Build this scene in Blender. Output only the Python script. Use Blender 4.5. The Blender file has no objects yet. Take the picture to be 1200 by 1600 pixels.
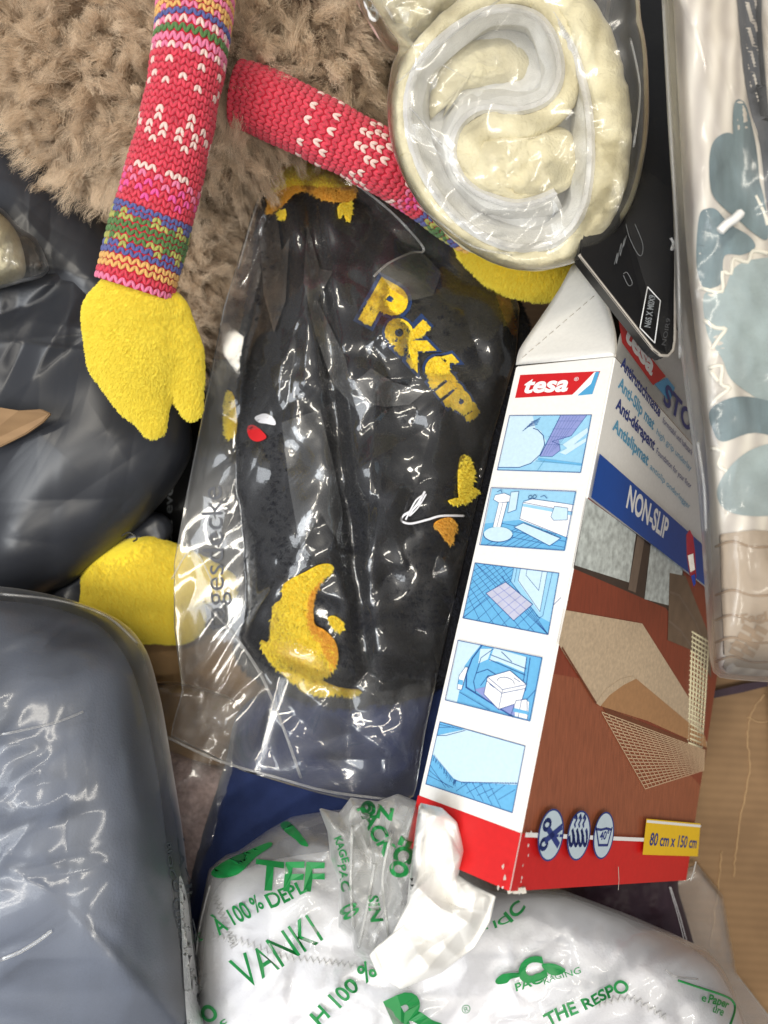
import bpy, bmesh, math, random
import numpy as np
from mathutils import Vector, Matrix
from mathutils.geometry import tessellate_polygon
random.seed(7)
S = bpy.context.scene
COL = S.collection

# ------------------------------------------------------------ camera, world, lamps, exposure
F, D = 1200.0, 0.48                       # focal length in photo pixels, camera height above the pile
cam = bpy.data.cameras.new('camera')
cam.sensor_fit = 'VERTICAL'; cam.sensor_height = 36; cam.sensor_width = 27
cam.lens = 36 * F / 1600
cam.clip_start = 0.01; cam.clip_end = 50
cam.dof.use_dof = True; cam.dof.focus_distance = 0.45; cam.dof.aperture_fstop = cam.lens / 4.6
co = bpy.data.objects.new('camera', cam); COL.objects.link(co); co.location = (0, 0, D)
S.camera = co
W = bpy.data.worlds.new('World'); S.world = W; W.use_nodes = True
W.node_tree.nodes['Background'].inputs[0].default_value = (0.95, 0.97, 1.0, 1)
W.node_tree.nodes['Background'].inputs[1].default_value = 0.27
def lamp(name, loc, size, power, col, aim=(0, 0, 0)):
    l = bpy.data.lights.new(name, 'AREA'); l.shape = 'RECTANGLE'; l.size, l.size_y = size
    l.energy = power; l.color = col
    o = bpy.data.objects.new(name, l); COL.objects.link(o); o.location = loc
    o.rotation_euler = (Vector(aim) - Vector(loc)).to_track_quat('-Z', 'Y').to_euler()
lamp('ceiling_tube', (-0.45, 0.75, 2.3), (1.5, 0.16), 26, (1, 0.93, 0.80))
lamp('ceiling_tube', (0.55, -0.75, 2.4), (1.5, 0.12), 21, (1, 0.94, 0.83))
lamp('ceiling_tube', (-1.0, -0.55, 2.3), (0.10, 1.5), 17, (1, 0.95, 0.85))
lamp('soft_fill', (-1.3, -0.5, 1.7), (1.3, 0.9), 24, (0.90, 0.95, 1.0))  # unseen broad source, added for soft light and sheen on the film
S.view_settings.view_transform = 'Standard'; S.view_settings.look = 'None'
S.view_settings.exposure = 0.04; S.view_settings.gamma = 1
S.cycles.transparent_max_bounces = 24; S.cycles.max_bounces = 10
S.cycles.use_denoising = True
S.cycles.sample_clamp_indirect = 6

# ------------------------------------------------------------ helpers
def P(x, y, z): return Vector(((x - 600) * (D - z) / F, (800 - y) * (D - z) / F, z))
def PA(x, y, z): return np.stack([(x - 600) * (D - z) / F, (800 - y) * (D - z) / F, z], -1)
_r = np.random.RandomState(3)
_G = _r.uniform(0, 2 * np.pi, (256, 256)); _GX, _GY = np.cos(_G), np.sin(_G)
def noise(x, y, seed=0):
    x = np.asarray(x, float) + seed * 17.31; y = np.asarray(y, float) + seed * 9.77
    xi, yi = np.floor(x).astype(int), np.floor(y).astype(int); fx, fy = x - xi, y - yi
    def g(i, j):
        a, b = (xi + i) & 255, (yi + j) & 255
        return _GX[a, b] * (fx - i) + _GY[a, b] * (fy - j)
    u, v = fx * fx * (3 - 2 * fx), fy * fy * (3 - 2 * fy)
    return 1.5 * ((g(0, 0) * (1 - u) + g(1, 0) * u) * (1 - v) + (g(0, 1) * (1 - u) + g(1, 1) * u) * v)
def fbm(x, y, lam, octv=4, seed=0):
    h, a = 0, 1.0
    for k in range(octv):
        h = h + a * noise(x / lam, y / lam, seed + k); lam /= 2.03; a *= .5
    return h
def crumple(x, y, lam, seed=0, n=6, ang=None, spread=1.0):
    """sharp irregular fold lines, height about 0..1"""
    rs = np.random.RandomState(seed + 50); h = 0
    for k in range(n):
        th = rs.uniform(0, np.pi) if ang is None else ang + rs.normal() * .25 * spread
        l = lam * rs.uniform(.6, 1.7)
        w = .55 * noise(x / lam / 1.4, y / lam / 1.4, seed + k) + .15 * noise(x / lam * 2, y / lam * 2, seed + k + 9)
        t = (x * np.cos(th) + y * np.sin(th)) / l + w + rs.uniform(0, 9)
        tri = np.abs(2 * (t - np.floor(t)) - 1)
        m = np.clip(.35 + noise(x / lam / 1.6, y / lam / 1.6, seed + 20 + k), 0, 1)
        h = h + tri ** 1.6 * m * (l / lam)
    return h / n * 2
def facet(x, y, lam, seed=0, n=5, ang=None, warp=.22):
    """crumpled film: flat facets meeting in sharp folds, height about 0..1"""
    rs = np.random.RandomState(seed + 900); h = 0; a = 0
    wx, wy = noise(x / lam / 2.2, y / lam / 2.2, seed + 3), noise(x / lam / 2.2, y / lam / 2.2, seed + 5)
    for k in range(n):
        th = rs.uniform(0, np.pi) if ang is None else ang + rs.normal() * .3
        l = lam * rs.uniform(.7, 2.0); t = ((x + wx * lam * warp * 2) * np.cos(th) + (y + wy * lam * warp * 2) * np.sin(th)) / l + rs.uniform(0, 9)
        i = np.floor(t); e = .25 + .5 * np.modf(np.abs(np.sin(i * 12.9898 + k * 78.2 + seed)) * 437.5)[0]; fr = t - i
        tri = np.where(fr < e, fr / e, (1 - fr) / (1 - e)); am = .35 + .65 * np.modf(np.abs(np.sin(i * 4.1 + k * 3.3 + seed)) * 91.7)[0]
        h = h + tri * am * l / lam; a += 1
    return h / a
def folds(x, y, box, n, rad, seed, ang=None, spread=.5):
    """straight creases thrown at random, each fading out round its own middle; value in pixels"""
    rs = np.random.RandomState(seed); h = 0
    for k in range(n):
        cx, cy = rs.uniform(box[0], box[2]), rs.uniform(box[1], box[3]); th = rs.uniform(0, np.pi) if ang is None else ang + rs.normal() * spread
        r = rad * rs.uniform(.5, 1.5); dx, dy = x - cx, y - cy; d = dx * np.cos(th) + dy * np.sin(th); al = -dx * np.sin(th) + dy * np.cos(th)
        d = d + .004 * al * al / r * 10 * rs.uniform(-1, 1) * .3
        h = h + rs.choice((-1, 1)) * rs.uniform(.3, 1) * (np.abs(d) - r * .3) * np.exp(-(d / r) ** 2 * 1.3 - (al / r / 1.6) ** 2)
    return h
def catmull(pts, n=8, closed=False):
    p = np.array(pts, float); m = len(p); out = []
    for i in range(m if closed else m - 1):
        if closed: a, b, c, d = p[i - 1], p[i], p[(i + 1) % m], p[(i + 2) % m]
        else: a, b, c, d = p[max(i - 1, 0)], p[i], p[i + 1], p[min(i + 2, m - 1)]
        for k in range(n):
            t = k / n
            out.append(.5 * (2 * b + (c - a) * t + (2 * a - 5 * b + 4 * c - d) * t * t + (3 * b - a - 3 * c + d) * t ** 3))
    if not closed: out.append(p[-1])
    return np.array(out)
def link(name, me, mats, parent=None, smooth=True, **props):
    o = bpy.data.objects.new(name, me); COL.objects.link(o)
    for m in (mats if isinstance(mats, (list, tuple)) else [mats]): me.materials.append(m)
    if smooth: me.polygons.foreach_set('use_smooth', [True] * len(me.polygons))
    if parent is not None:
        o.parent = parent; o.matrix_parent_inverse = Matrix.Translation(-parent.location)
    for k, v in props.items(): o[k] = v
    return o
def mesh(name, v, f, mats, parent=None, smooth=True, mi=None, **props):
    me = bpy.data.meshes.new(name); me.from_pydata([tuple(p) for p in v], [], [tuple(int(i) for i in q) for q in f]); me.update()
    if mi is not None: me.polygons.foreach_set('material_index', mi)
    return link(name, me, mats, parent, smooth, **props)
def thing(name, label, cat, loc=(0, 0, 0), group=None):
    o = bpy.data.objects.new(name, None); COL.objects.link(o); o.location = loc; o.empty_display_size = .02
    o['label'] = label; o['category'] = cat
    if group: o['group'] = group
    return o

# ------------------------------------------------------------ materials
def newmat(name):
    m = bpy.data.materials.new(name); m.use_nodes = True; nt = m.node_tree
    return m, nt, nt.nodes['Principled BSDF'], nt.nodes['Material Output']
def N(nt, t, **k):
    n = nt.nodes.new(t)
    for a, b in k.items():
        if a in n.inputs: n.inputs[a].default_value = b
        else: setattr(n, a, b)
    return n
def srgb(r, g, b):
    f = lambda c: (c / 255 / 12.92) if c / 255 <= .04045 else ((c / 255 + .055) / 1.055) ** 2.4
    return (f(r), f(g), f(b), 1)
def solid(name, rgb, rough=.6, var=.12, scale=200, bump=0, bscale=None, spec=.4, sheen=0, stretch=None):
    m, nt, b, out = newmat(name); c = srgb(*rgb)
    tc = N(nt, 'ShaderNodeTexCoord'); vec = tc.outputs['Object']
    if stretch:
        mp = N(nt, 'ShaderNodeMapping'); mp.inputs['Scale'].default_value = stretch[0]; mp.inputs['Rotation'].default_value = stretch[1]
        nt.links.new(vec, mp.inputs[0]); vec = mp.outputs[0]
    nz = N(nt, 'ShaderNodeTexNoise', Scale=scale, Detail=4.0); nt.links.new(vec, nz.inputs['Vector'])
    rp = N(nt, 'ShaderNodeValToRGB'); e = rp.color_ramp.elements
    e[0].position = .3; e[1].position = .7
    e[0].color = (*[x * (1 - var) for x in c[:3]], 1); e[1].color = (*[min(1, x * (1 + var)) for x in c[:3]], 1)
    nt.links.new(nz.outputs['Fac'], rp.inputs[0]); nt.links.new(rp.outputs[0], b.inputs['Base Color'])
    b.inputs['Roughness'].default_value = rough; b.inputs['Specular IOR Level'].default_value = spec
    if sheen: b.inputs['Sheen Weight'].default_value = sheen; b.inputs['Sheen Roughness'].default_value = .4
    if bump:
        n2 = N(nt, 'ShaderNodeTexNoise', Scale=bscale or scale, Detail=5.0); nt.links.new(vec, n2.inputs['Vector'])
        bp = N(nt, 'ShaderNodeBump', Strength=bump, Distance=.001); nt.links.new(n2.outputs['Fac'], bp.inputs['Height'])
        nt.links.new(bp.outputs[0], b.inputs['Normal'])
    return m
def film(name, haze=.04, tint=(.97, .97, .97), rough=.12, bump=.35, bscale=60, gain=1.5, hz=(.8, .8, .8), sheen=.6):
    m, nt, b, out = newmat(name); nt.nodes.remove(b)
    tc = N(nt, 'ShaderNodeTexCoord')
    nz = N(nt, 'ShaderNodeTexNoise', Scale=bscale, Detail=1.0, Distortion=.4); nt.links.new(tc.outputs['Object'], nz.inputs['Vector'])
    vo = N(nt, 'ShaderNodeTexVoronoi', Scale=bscale * .8, feature='DISTANCE_TO_EDGE')
    mx = N(nt, 'ShaderNodeMixRGB', Fac=.06); nt.links.new(tc.outputs['Object'], mx.inputs[1]); nt.links.new(nz.outputs['Color'], mx.inputs[2])
    nt.links.new(mx.outputs[0], vo.inputs['Vector'])
    mu = N(nt, 'ShaderNodeMath', operation='MULTIPLY_ADD'); mu.inputs[1].default_value = .8
    nt.links.new(vo.outputs['Distance'], mu.inputs[0]); nt.links.new(nz.outputs['Fac'], mu.inputs[2])
    bp = N(nt, 'ShaderNodeBump', Strength=bump, Distance=.003); nt.links.new(mu.outputs[0], bp.inputs['Height'])
    fr = N(nt, 'ShaderNodeFresnel', IOR=1.5); nt.links.new(bp.outputs[0], fr.inputs['Normal'])
    g = N(nt, 'ShaderNodeMath', operation='MULTIPLY', use_clamp=True); g.inputs[1].default_value = gain; nt.links.new(fr.outputs[0], g.inputs[0])
    tr = N(nt, 'ShaderNodeBsdfTransparent', Color=(*tint, 1)); df = N(nt, 'ShaderNodeBsdfDiffuse', Color=(*hz, 1))
    gl = N(nt, 'ShaderNodeBsdfGlossy', Roughness=rough, Color=(1, 1, 1, 1)); nt.links.new(bp.outputs[0], gl.inputs['Normal'])
    g2 = N(nt, 'ShaderNodeBsdfGlossy', Roughness=min(.6, rough * 2.6 + .14), Color=(1, 1, 1, 1)); nt.links.new(bp.outputs[0], g2.inputs['Normal'])
    gm = N(nt, 'ShaderNodeMixShader', Fac=sheen); nt.links.new(gl.outputs[0], gm.inputs[1]); nt.links.new(g2.outputs[0], gm.inputs[2]); gl = gm
    m1 = N(nt, 'ShaderNodeMixShader', Fac=haze); nt.links.new(tr.outputs[0], m1.inputs[1]); nt.links.new(df.outputs[0], m1.inputs[2])
    m2 = N(nt, 'ShaderNodeMixShader'); nt.links.new(g.outputs[0], m2.inputs[0]); nt.links.new(m1.outputs[0], m2.inputs[1]); nt.links.new(gl.outputs[0], m2.inputs[2])
    nt.links.new(m2.outputs[0], out.inputs['Surface'])
    return m
def hairmat(name, root, tip, var=.25):
    m, nt, b, out = newmat(name)
    hi = N(nt, 'ShaderNodeHairInfo'); rp = N(nt, 'ShaderNodeValToRGB')
    rp.color_ramp.elements[0].color = srgb(*root); rp.color_ramp.elements[1].color = srgb(*tip)
    nt.links.new(hi.outputs['Intercept'], rp.inputs[0])
    hs = N(nt, 'ShaderNodeHueSaturation'); mr = N(nt, 'ShaderNodeMapRange'); mr.inputs['To Min'].default_value = 1 - var; mr.inputs['To Max'].default_value = 1 + var
    nt.links.new(hi.outputs['Random'], mr.inputs[0]); nt.links.new(mr.outputs[0], hs.inputs['Value']); nt.links.new(rp.outputs[0], hs.inputs['Color'])
    nt.links.new(hs.outputs[0], b.inputs['Base Color']); b.inputs['Roughness'].default_value = .6; b.inputs['Specular IOR Level'].default_value = .25
    return m
CARD = solid('white_card', (236, 235, 232), .42, .03, 400, .06, 900)
INNER = solid('card_inside', (196, 190, 180), .8, .08, 300)
RED = solid('print_red', (206, 30, 32), .4, .04, 300)
LOGORED = solid('logo_red', (200, 32, 38), .4, .03)
LBLUE = solid('print_light_blue', (150, 202, 232), .4, .05, 500)
MBLUE = solid('print_mid_blue', (104, 176, 222), .4, .05, 500)
PALE = solid('print_pale_blue', (198, 224, 238), .4, .04, 500)
LINE = solid('print_line_blue', (44, 84, 150), .4, .03)
LILAC = solid('print_lilac', (140, 150, 206), .4, .05)
DOORMAT = solid('print_mat_grey', (190, 192, 214), .4, .06)
WHITE = solid('print_white', (240, 240, 240), .4, .02)
LOGOBLUE = solid('logo_blue', (78, 160, 208), .4, .03)
NAVYTXT = solid('print_navy', (34, 56, 128), .4, .03)
CYANTXT = solid('print_cyan', (92, 160, 196), .4, .03)
BAND = solid('print_band_blue', (12, 74, 160), .4, .03)
WOODP = solid('print_wood', (150, 86, 60), .38, .2, 90, stretch=((1, 1, 14), (0, .5, .3)))
WOODD = solid('print_wood_red', (136, 64, 44), .38, .15, 80, stretch=((1, 1, 10), (0, .5, .3)))
WINP = solid('print_window', (196, 204, 202), .38, .3, 220)
FRAMEP = solid('print_window_frame', (66, 54, 48), .38, .1)
FRAMEL = solid('print_window_frame_light', (120, 104, 92), .38, .1)
RUGP = solid('print_rug', (202, 180, 152), .38, .14, 420)
RUGF = solid('print_rug_fold', (176, 132, 92), .38, .08, 300)
RUGS = solid('print_rug_shade', (112, 62, 40), .38, .1, 300)
SOFAP = solid('print_cushion', (112, 94, 78), .38, .15, 90)
NETP = solid('print_net', (214, 184, 150), .4, .05)
YEL = solid('print_yellow', (240, 196, 32), .4, .03)
ICON = solid('print_icon', (196, 214, 226), .4, .03)
GREEN = solid('green_ink', (26, 128, 64), .45, .12, 60)
GREYINK = solid('grey_ink', (120, 124, 128), .5, .1)
CREAM = solid('cream_fleece', (226, 218, 186), .9, .07, 60, .9, 500, .1, .3)
HEM = solid('white_hem', (232, 232, 232), .8, .04, 300, .8, 1500, .2)
LINING = solid('white_lining', (222, 222, 220), .8, .05, 200, .5, 900, .2)
FLEECE = solid('charcoal_fleece', (30, 31, 38), .95, .3, 40, 1.0, 900, .1, .15)
YFLEECE = solid('yellow_fleece', (238, 206, 40), .95, .12, 120, 1.0, 900, .1, .2)
OFLEECE = solid('orange_fleece', (222, 158, 52), .95, .12, 120, 1.0, 900, .1, .2)
BLUEFL = solid('blue_fleece', (52, 70, 112), .95, .2, 120, 1.0, 900, .1)
NAVY = solid('navy_cloth', (42, 55, 98), .9, .15, 60, .7, 1200, .15, .3)
PLUM = solid('plum_cloth', (52, 34, 46), .6, .2, 30, .4, 300)
KRAFT = solid('kraft_paper', (140, 112, 78), .85, .14, 40, .4, 300)
PINKF = solid('pink_flecked_cloth', (186, 164, 160), .95, .25, 260, 1.0, 700)
GREYCLOTH = solid('grey_cushion_cloth', (98, 106, 124), .95, .08, 25, .5, 700, .1, .2)
WHITECLOTH = solid('white_cloth', (232, 232, 238), .85, .03, 80, .4, 600, .15, .2)
POLY = solid('grey_poly_mailer', (46, 48, 54), .36, .08, 12, .06, 40, .5)
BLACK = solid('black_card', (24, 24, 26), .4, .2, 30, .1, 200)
BLACKG = solid('black_gloss', (18, 18, 20), .3, .2, 20)
SILVER = solid('bevelled_edge', (176, 168, 158), .5, .1, 200)
BEDCLOTH = None
LEAFC = solid('leaf_print', (108, 126, 132), .9, .3, 120, .5, 500, stretch=((1, .12, 1), (0, 0, .9)))
GAPSHADE = solid('fold_gap_shade', (92, 94, 100), .9, .15, 60, .5, 500)
LEAFL = solid('leaf_print_pale', (156, 170, 172), .9, .2, 40, .4, 500)
CREAML = solid('cream_print_line', (236, 230, 216), .9, .04, 60)
WFILM = solid('white_film', (236, 234, 230), .38, .03, 40, .35, 90, .5)
YELF = solid('yellow_plush', (250, 226, 66), .9, .06, 60, .6, 900, .1, .3)
CLEAR = film('clear_film', .035, rough=.07, bump=.06, bscale=26)
CLEARS = film('clear_film_smooth', .03, rough=.14, bump=.12, bscale=30, gain=1.1)
MILKY = film('milky_film', .10, rough=.16, bump=.2, bscale=40)
HAZY = film('hazy_film', .26, rough=.16, bump=.2, bscale=40, hz=(.78, .78, .74))
def cardboard():
    m, nt, b, out = newmat('corrugated_cardboard')
    tc = N(nt, 'ShaderNodeTexCoord'); mp = N(nt, 'ShaderNodeMapping'); mp.inputs['Rotation'].default_value = (0, 0, .06)
    nt.links.new(tc.outputs['Object'], mp.inputs[0])
    wv = N(nt, 'ShaderNodeTexWave', Scale=44.0, Distortion=.5, Detail=2.0, bands_direction='Y'); nt.links.new(mp.outputs[0], wv.inputs[0])
    nz = N(nt, 'ShaderNodeTexNoise', Scale=18.0, Detail=6.0); nt.links.new(mp.outputs[0], nz.inputs[0])
    ad = N(nt, 'ShaderNodeMath', operation='MULTIPLY_ADD'); ad.inputs[1].default_value = .10; nt.links.new(wv.outputs['Fac'], ad.inputs[0]); nt.links.new(nz.outputs['Fac'], ad.inputs[2])
    rp = N(nt, 'ShaderNodeValToRGB'); rp.color_ramp.elements[0].position = .42; rp.color_ramp.elements[1].position = .95
    rp.color_ramp.elements[0].color = srgb(126, 98, 68); rp.color_ramp.elements[1].color = srgb(158, 126, 90)
    nt.links.new(ad.outputs[0], rp.inputs[0]); nt.links.new(rp.outputs[0], b.inputs['Base Color']); b.inputs['Roughness'].default_value = .75
    bp = N(nt, 'ShaderNodeBump', Strength=.12, Distance=.001); nt.links.new(ad.outputs[0], bp.inputs['Height']); nt.links.new(bp.outputs[0], b.inputs['Normal'])
    return m
CARDB = cardboard()
def stripes():
    m, nt, b, out = newmat('cream_ribbed_cloth')
    tc = N(nt, 'ShaderNodeTexCoord'); mp = N(nt, 'ShaderNodeMapping'); mp.inputs['Rotation'].default_value = (0, 0, .06)
    nt.links.new(tc.outputs['Object'], mp.inputs[0])
    wv = N(nt, 'ShaderNodeTexWave', Scale=36.0, Distortion=2.2, Detail=2.0, bands_direction='X'); wv.inputs['Detail Scale'].default_value = .6
    nt.links.new(mp.outputs[0], wv.inputs[0])
    rp = N(nt, 'ShaderNodeValToRGB'); rp.color_ramp.elements[0].color = srgb(190, 182, 174); rp.color_ramp.elements[1].color = srgb(222, 215, 204)
    nt.links.new(wv.outputs['Fac'], rp.inputs[0]); nt.links.new(rp.outputs[0], b.inputs['Base Color']); b.inputs['Roughness'].default_value = .9
    bp = N(nt, 'ShaderNodeBump', Strength=.5, Distance=.001); nt.links.new(wv.outputs['Fac'], bp.inputs['Height']); nt.links.new(bp.outputs[0], b.inputs['Normal'])
    return m
RIBBED = stripes()

# ------------------------------------------------------------ soft bodies: a closed, domed shape over an outline
class Body:
    def __init__(s, outline, ze, h, p=2.0, q=.5, c=None, disp=None, depth=.04, tilt=None, base=None, sharp=False, floor=None):
        s.floor = floor
        s.o = np.concatenate([np.linspace(a, b, 10, endpoint=False) for a, b in zip(np.array(outline, float), np.roll(np.array(outline, float), -1, 0))]) if sharp else catmull(outline, 10, True); s.c = np.array(c if c is not None else s.o.mean(0)); s.ze, s.hh, s.p, s.q = ze, h, p, q
        s.disp, s.depth, s.tilt, s.base = disp, depth, tilt, base
        d = s.o - s.c; a = np.arctan2(d[:, 1], d[:, 0]); r = np.hypot(d[:, 0], d[:, 1])
        th = np.linspace(-np.pi, np.pi, 721); k = np.argsort(a); aa, rr = a[k], r[k]
        aa = np.r_[aa - 2 * np.pi, aa, aa + 2 * np.pi]; rr = np.r_[rr, rr, rr]
        s.th, s.R = th, np.interp(th, aa, rr)
    def rad(s, x, y):
        dx, dy = np.asarray(x, float) - s.c[0], np.asarray(y, float) - s.c[1]
        return np.hypot(dx, dy) / np.interp(np.arctan2(dy, dx), s.th, s.R)
    def z(s, x, y):
        x = np.asarray(x, float); y = np.asarray(y, float)
        r = np.clip(s.rad(x, y), 0, 1)
        z = s.ze + s.hh * np.clip(1 - r ** s.p, 0, 1) ** s.q
        if s.tilt: z = z + s.tilt[0] * (x - s.c[0]) / 1000 + s.tilt[1] * (y - s.c[1]) / 1000
        if s.base is not None: z = np.maximum(z, s.base(x, y))
        if s.disp is not None: z = z + s.disp(x, y) * np.clip((1 - r) * 8 + .25, 0, 1)
        if s.floor is not None: z = np.maximum(z, s.floor(x, y))
        return z
    def build(s, name, mat, parent=None, nt=220, nr=60, open_bottom=False, **props):
        th = np.linspace(0, 2 * np.pi, nt, endpoint=False); R = np.interp((th + np.pi) % (2 * np.pi) - np.pi, s.th, s.R)
        rr = (np.arange(1, nr + 1) / nr); rr = 1 - (1 - rr) ** 1.25
        X = s.c[0] + np.cos(th)[None] * R[None] * rr[:, None]; Y = s.c[1] + np.sin(th)[None] * R[None] * rr[:, None]
        v = [PA(np.array([s.c[0]]), np.array([s.c[1]]), s.z([s.c[0]], [s.c[1]])), PA(X, Y, s.z(X, Y)).reshape(-1, 3)]
        f = [(0, 1 + j, 1 + (j + 1) % nt) for j in range(nt)]
        idx = lambda i, j: 1 + i * nt + j % nt
        for i in range(nr - 1):
            for j in range(nt): f.append((idx(i, j), idx(i + 1, j), idx(i + 1, j + 1), idx(i, j + 1)))
        base = 1 + nr * nt; ring = v[1].reshape(nr, nt, 3)[-1]
        cen = ring.mean(0); nb = 8
        for k in range(1, nb + 1):
            a = k / nb * math.pi / 2; sc = max(math.cos(a), .0) ** .5 if k < nb else 0
            q = cen + (ring - cen) * sc; q[:, 2] = ring[:, 2] - s.depth * math.sin(a)
            sh = (D - q[:, 2:3]) / (D - ring[:, 2:3]); q[:, :2] *= sh ** .85
            if k < nb: v.append(q)
            else: v.append(q.mean(0)[None])
        prev = lambda k, j: idx(nr - 1, j) if k == 0 else base + (k - 1) * nt + j % nt
        for k in range(nb - 1):
            for j in range(nt): f.append((prev(k, j), prev(k + 1, j), prev(k + 1, j + 1), prev(k, j + 1)))
        last = base + (nb - 1) * nt
        for j in range(nt): f.append((prev(nb - 1, j), last, prev(nb - 1, j + 1)))
        f = [q[::-1] for q in f]
        return mesh(name, np.concatenate(v), f, mat, parent, **props)
def patch(body, outline, name, mat, parent, eps=.0006, n=26, closed_smooth=6, nr=10, edge=None, **props):
    """a printed or sewn-on patch that follows a body's surface, with a rim of real thickness"""
    o = catmull(outline, closed_smooth, True) if closed_smooth else np.array(outline, float)
    tri = tessellate_polygon([[Vector((a, b, 0)) for a, b in o]])
    bm = bmesh.new(); vs = [bm.verts.new((a, b, 0)) for a, b in o]
    for t in tri:
        try: bm.faces.new([vs[i] for i in t])
        except ValueError: pass
    for it in range(4):
        es = [e for e in bm.edges if e.calc_length() > n]
        if not es: break
        bmesh.ops.subdivide_edges(bm, edges=es, cuts=1, use_grid_fill=False)
        bmesh.ops.triangulate(bm, faces=bm.faces[:])
    a = np.array([v.co[:] for v in bm.verts]); jit = eps
    q = PA(a[:, 0], a[:, 1], body.z(a[:, 0], a[:, 1]) + eps)
    for v, c in zip(bm.verts, q): v.co = c
    for fc in bm.faces: fc.normal_update()
    for fc in bm.faces:
        if fc.normal.z < 0: fc.normal_flip()
    me = bpy.data.meshes.new(name); bm.to_mesh(me); bm.free()
    return link(name, me, mat, parent, True, **props)

# ------------------------------------------------------------ lettering
_tc = {}
def glyphs(s, bold=0.0, shear=0.0):
    k = (s, bold, shear)
    if k in _tc: return _tc[k]
    cu = bpy.data.curves.new('t', 'FONT'); cu.body = s; cu.size = 1; cu.offset = bold; cu.shear = shear; cu.resolution_u = 4
    o = bpy.data.objects.new('t', cu); COL.objects.link(o)
    me = bpy.data.meshes.new_from_object(o)
    v = np.array([p.co[:2] for p in me.vertices]).reshape(-1, 2); f = [tuple(p.vertices) for p in me.polygons]
    bpy.data.objects.remove(o); bpy.data.meshes.remove(me)
    v = v - [v[:, 0].min(), 0]; v = v / .72
    _tc[k] = (v, f, v[:, 0].max()); return _tc[k]
def text_body(body, s, p0, p1, cap, mat, parent, bold=.02, eps=.0008, shear=0, wob=0, name='lettering', up=None):
    v, f, w = glyphs(s, bold, shear)
    p0, p1 = np.array(p0, float), np.array(p1, float); d = (p1 - p0) / w
    n = np.array([d[1], -d[0]]); n = n / np.linalg.norm(n) * cap
    if up is not None: n = np.array(up, float)
    q = p0 + v[:, :1] * d + v[:, 1:] * n
    if wob: q = q + wob * np.stack([noise(q[:, 0] / 40, q[:, 1] / 40, 5), noise(q[:, 0] / 40, q[:, 1] / 40, 8)], 1)
    return mesh(name, PA(q[:, 0], q[:, 1], body.z(q[:, 0], q[:, 1]) + eps), f, mat, parent, False)

# ------------------------------------------------------------ flat print on a card panel
class Panel:
    def __init__(s, T, eu, ev, parent):
        s.T, s.u, s.v = np.array(T), np.array(eu), np.array(ev); s.n = np.cross(s.u, s.v)
        if s.n @ (np.array([0, 0, D]) - s.T) < 0: s.n = -s.n
        s.parent = parent; s.layer = 0
    def uv(s, x, y):                     # photo pixel -> panel coordinates in metres
        d = np.array([(x - 600) / F, (800 - y) / F, -1.0]); o = np.array([0, 0, D])
        t = ((s.T - o) @ s.n) / (d @ s.n); q = o + d * t - s.T
        return np.array([q @ s.u, q @ s.v])
    def at(s, uv, off): return s.T + s.u * uv[0] + s.v * uv[1] + s.n * off
    def start(s, base=0): s.V, s.Fc, s.M, s.mats, s.k = [], [], [], [], base
    def _m(s, mat):
        if mat not in s.mats: s.mats.append(mat)
        return s.mats.index(mat)
    def off(s): s.k += 1; return .00010 + .00006 * s.k
    def poly(s, pts, mat, px=True):
        q = [s.uv(*p) for p in pts] if px else [np.array(p) for p in pts]; o = s.off(); b = len(s.V)
        s.V += [s.at(p, o) for p in q]
        for t in tessellate_polygon([[Vector((p[0], p[1], 0)) for p in q]]): s.Fc.append(tuple(b + i for i in t)); s.M.append(s._m(mat))
    def strokes(s, lines, w, mat, px=True):
        o = s.off(); mi = s._m(mat)
        for ln in lines:
            q = [s.uv(*p) for p in ln] if px else [np.array(p) for p in ln]
            for a, b in zip(q[:-1], q[1:]):
                d = b - a; L = np.linalg.norm(d)
                if L < 1e-7: continue
                d = d / L; n = np.array([-d[1], d[0]]) * w / 2; e = d * w * .3
                i = len(s.V); s.V += [s.at(c, o) for c in (a - e - n, b + e - n, b + e + n, a - e + n)]
                s.Fc.append((i, i + 1, i + 2, i + 3)); s.M.append(mi)
    def text(s, t, p0, p1, top, mat, bold=.02, shear=0, flip=1):
        v, f, w = glyphs(t, bold, shear); a, b, c = s.uv(*p0), s.uv(*p1), s.uv(*top)
        d = (b - a); L = np.linalg.norm(d); du = d / w; n = np.array([-d[1], d[0]]) / L
        hgt = (c - a) @ n; o = s.off(); i = len(s.V)
        s.V += [s.at(a + du * x + n * hgt * y, o) for x, y in v]
        for q in f: s.Fc.append(tuple(i + j for j in q)); s.M.append(s._m(mat))
    def done(s, name, **props):
        me = bpy.data.meshes.new(name); me.from_pydata([tuple(p) for p in s.V], [], s.Fc); me.update()
        me.polygons.foreach_set('material_index', s.M)
        bm = bmesh.new(); bm.from_mesh(me); nn = Vector(s.n); fl = [q for q in bm.faces if q.normal.dot(nn) < 0]
        bmesh.ops.reverse_faces(bm, faces=fl); bm.to_mesh(me); bm.free()
        return link(name, me, s.mats, s.parent, False, **props)

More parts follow.
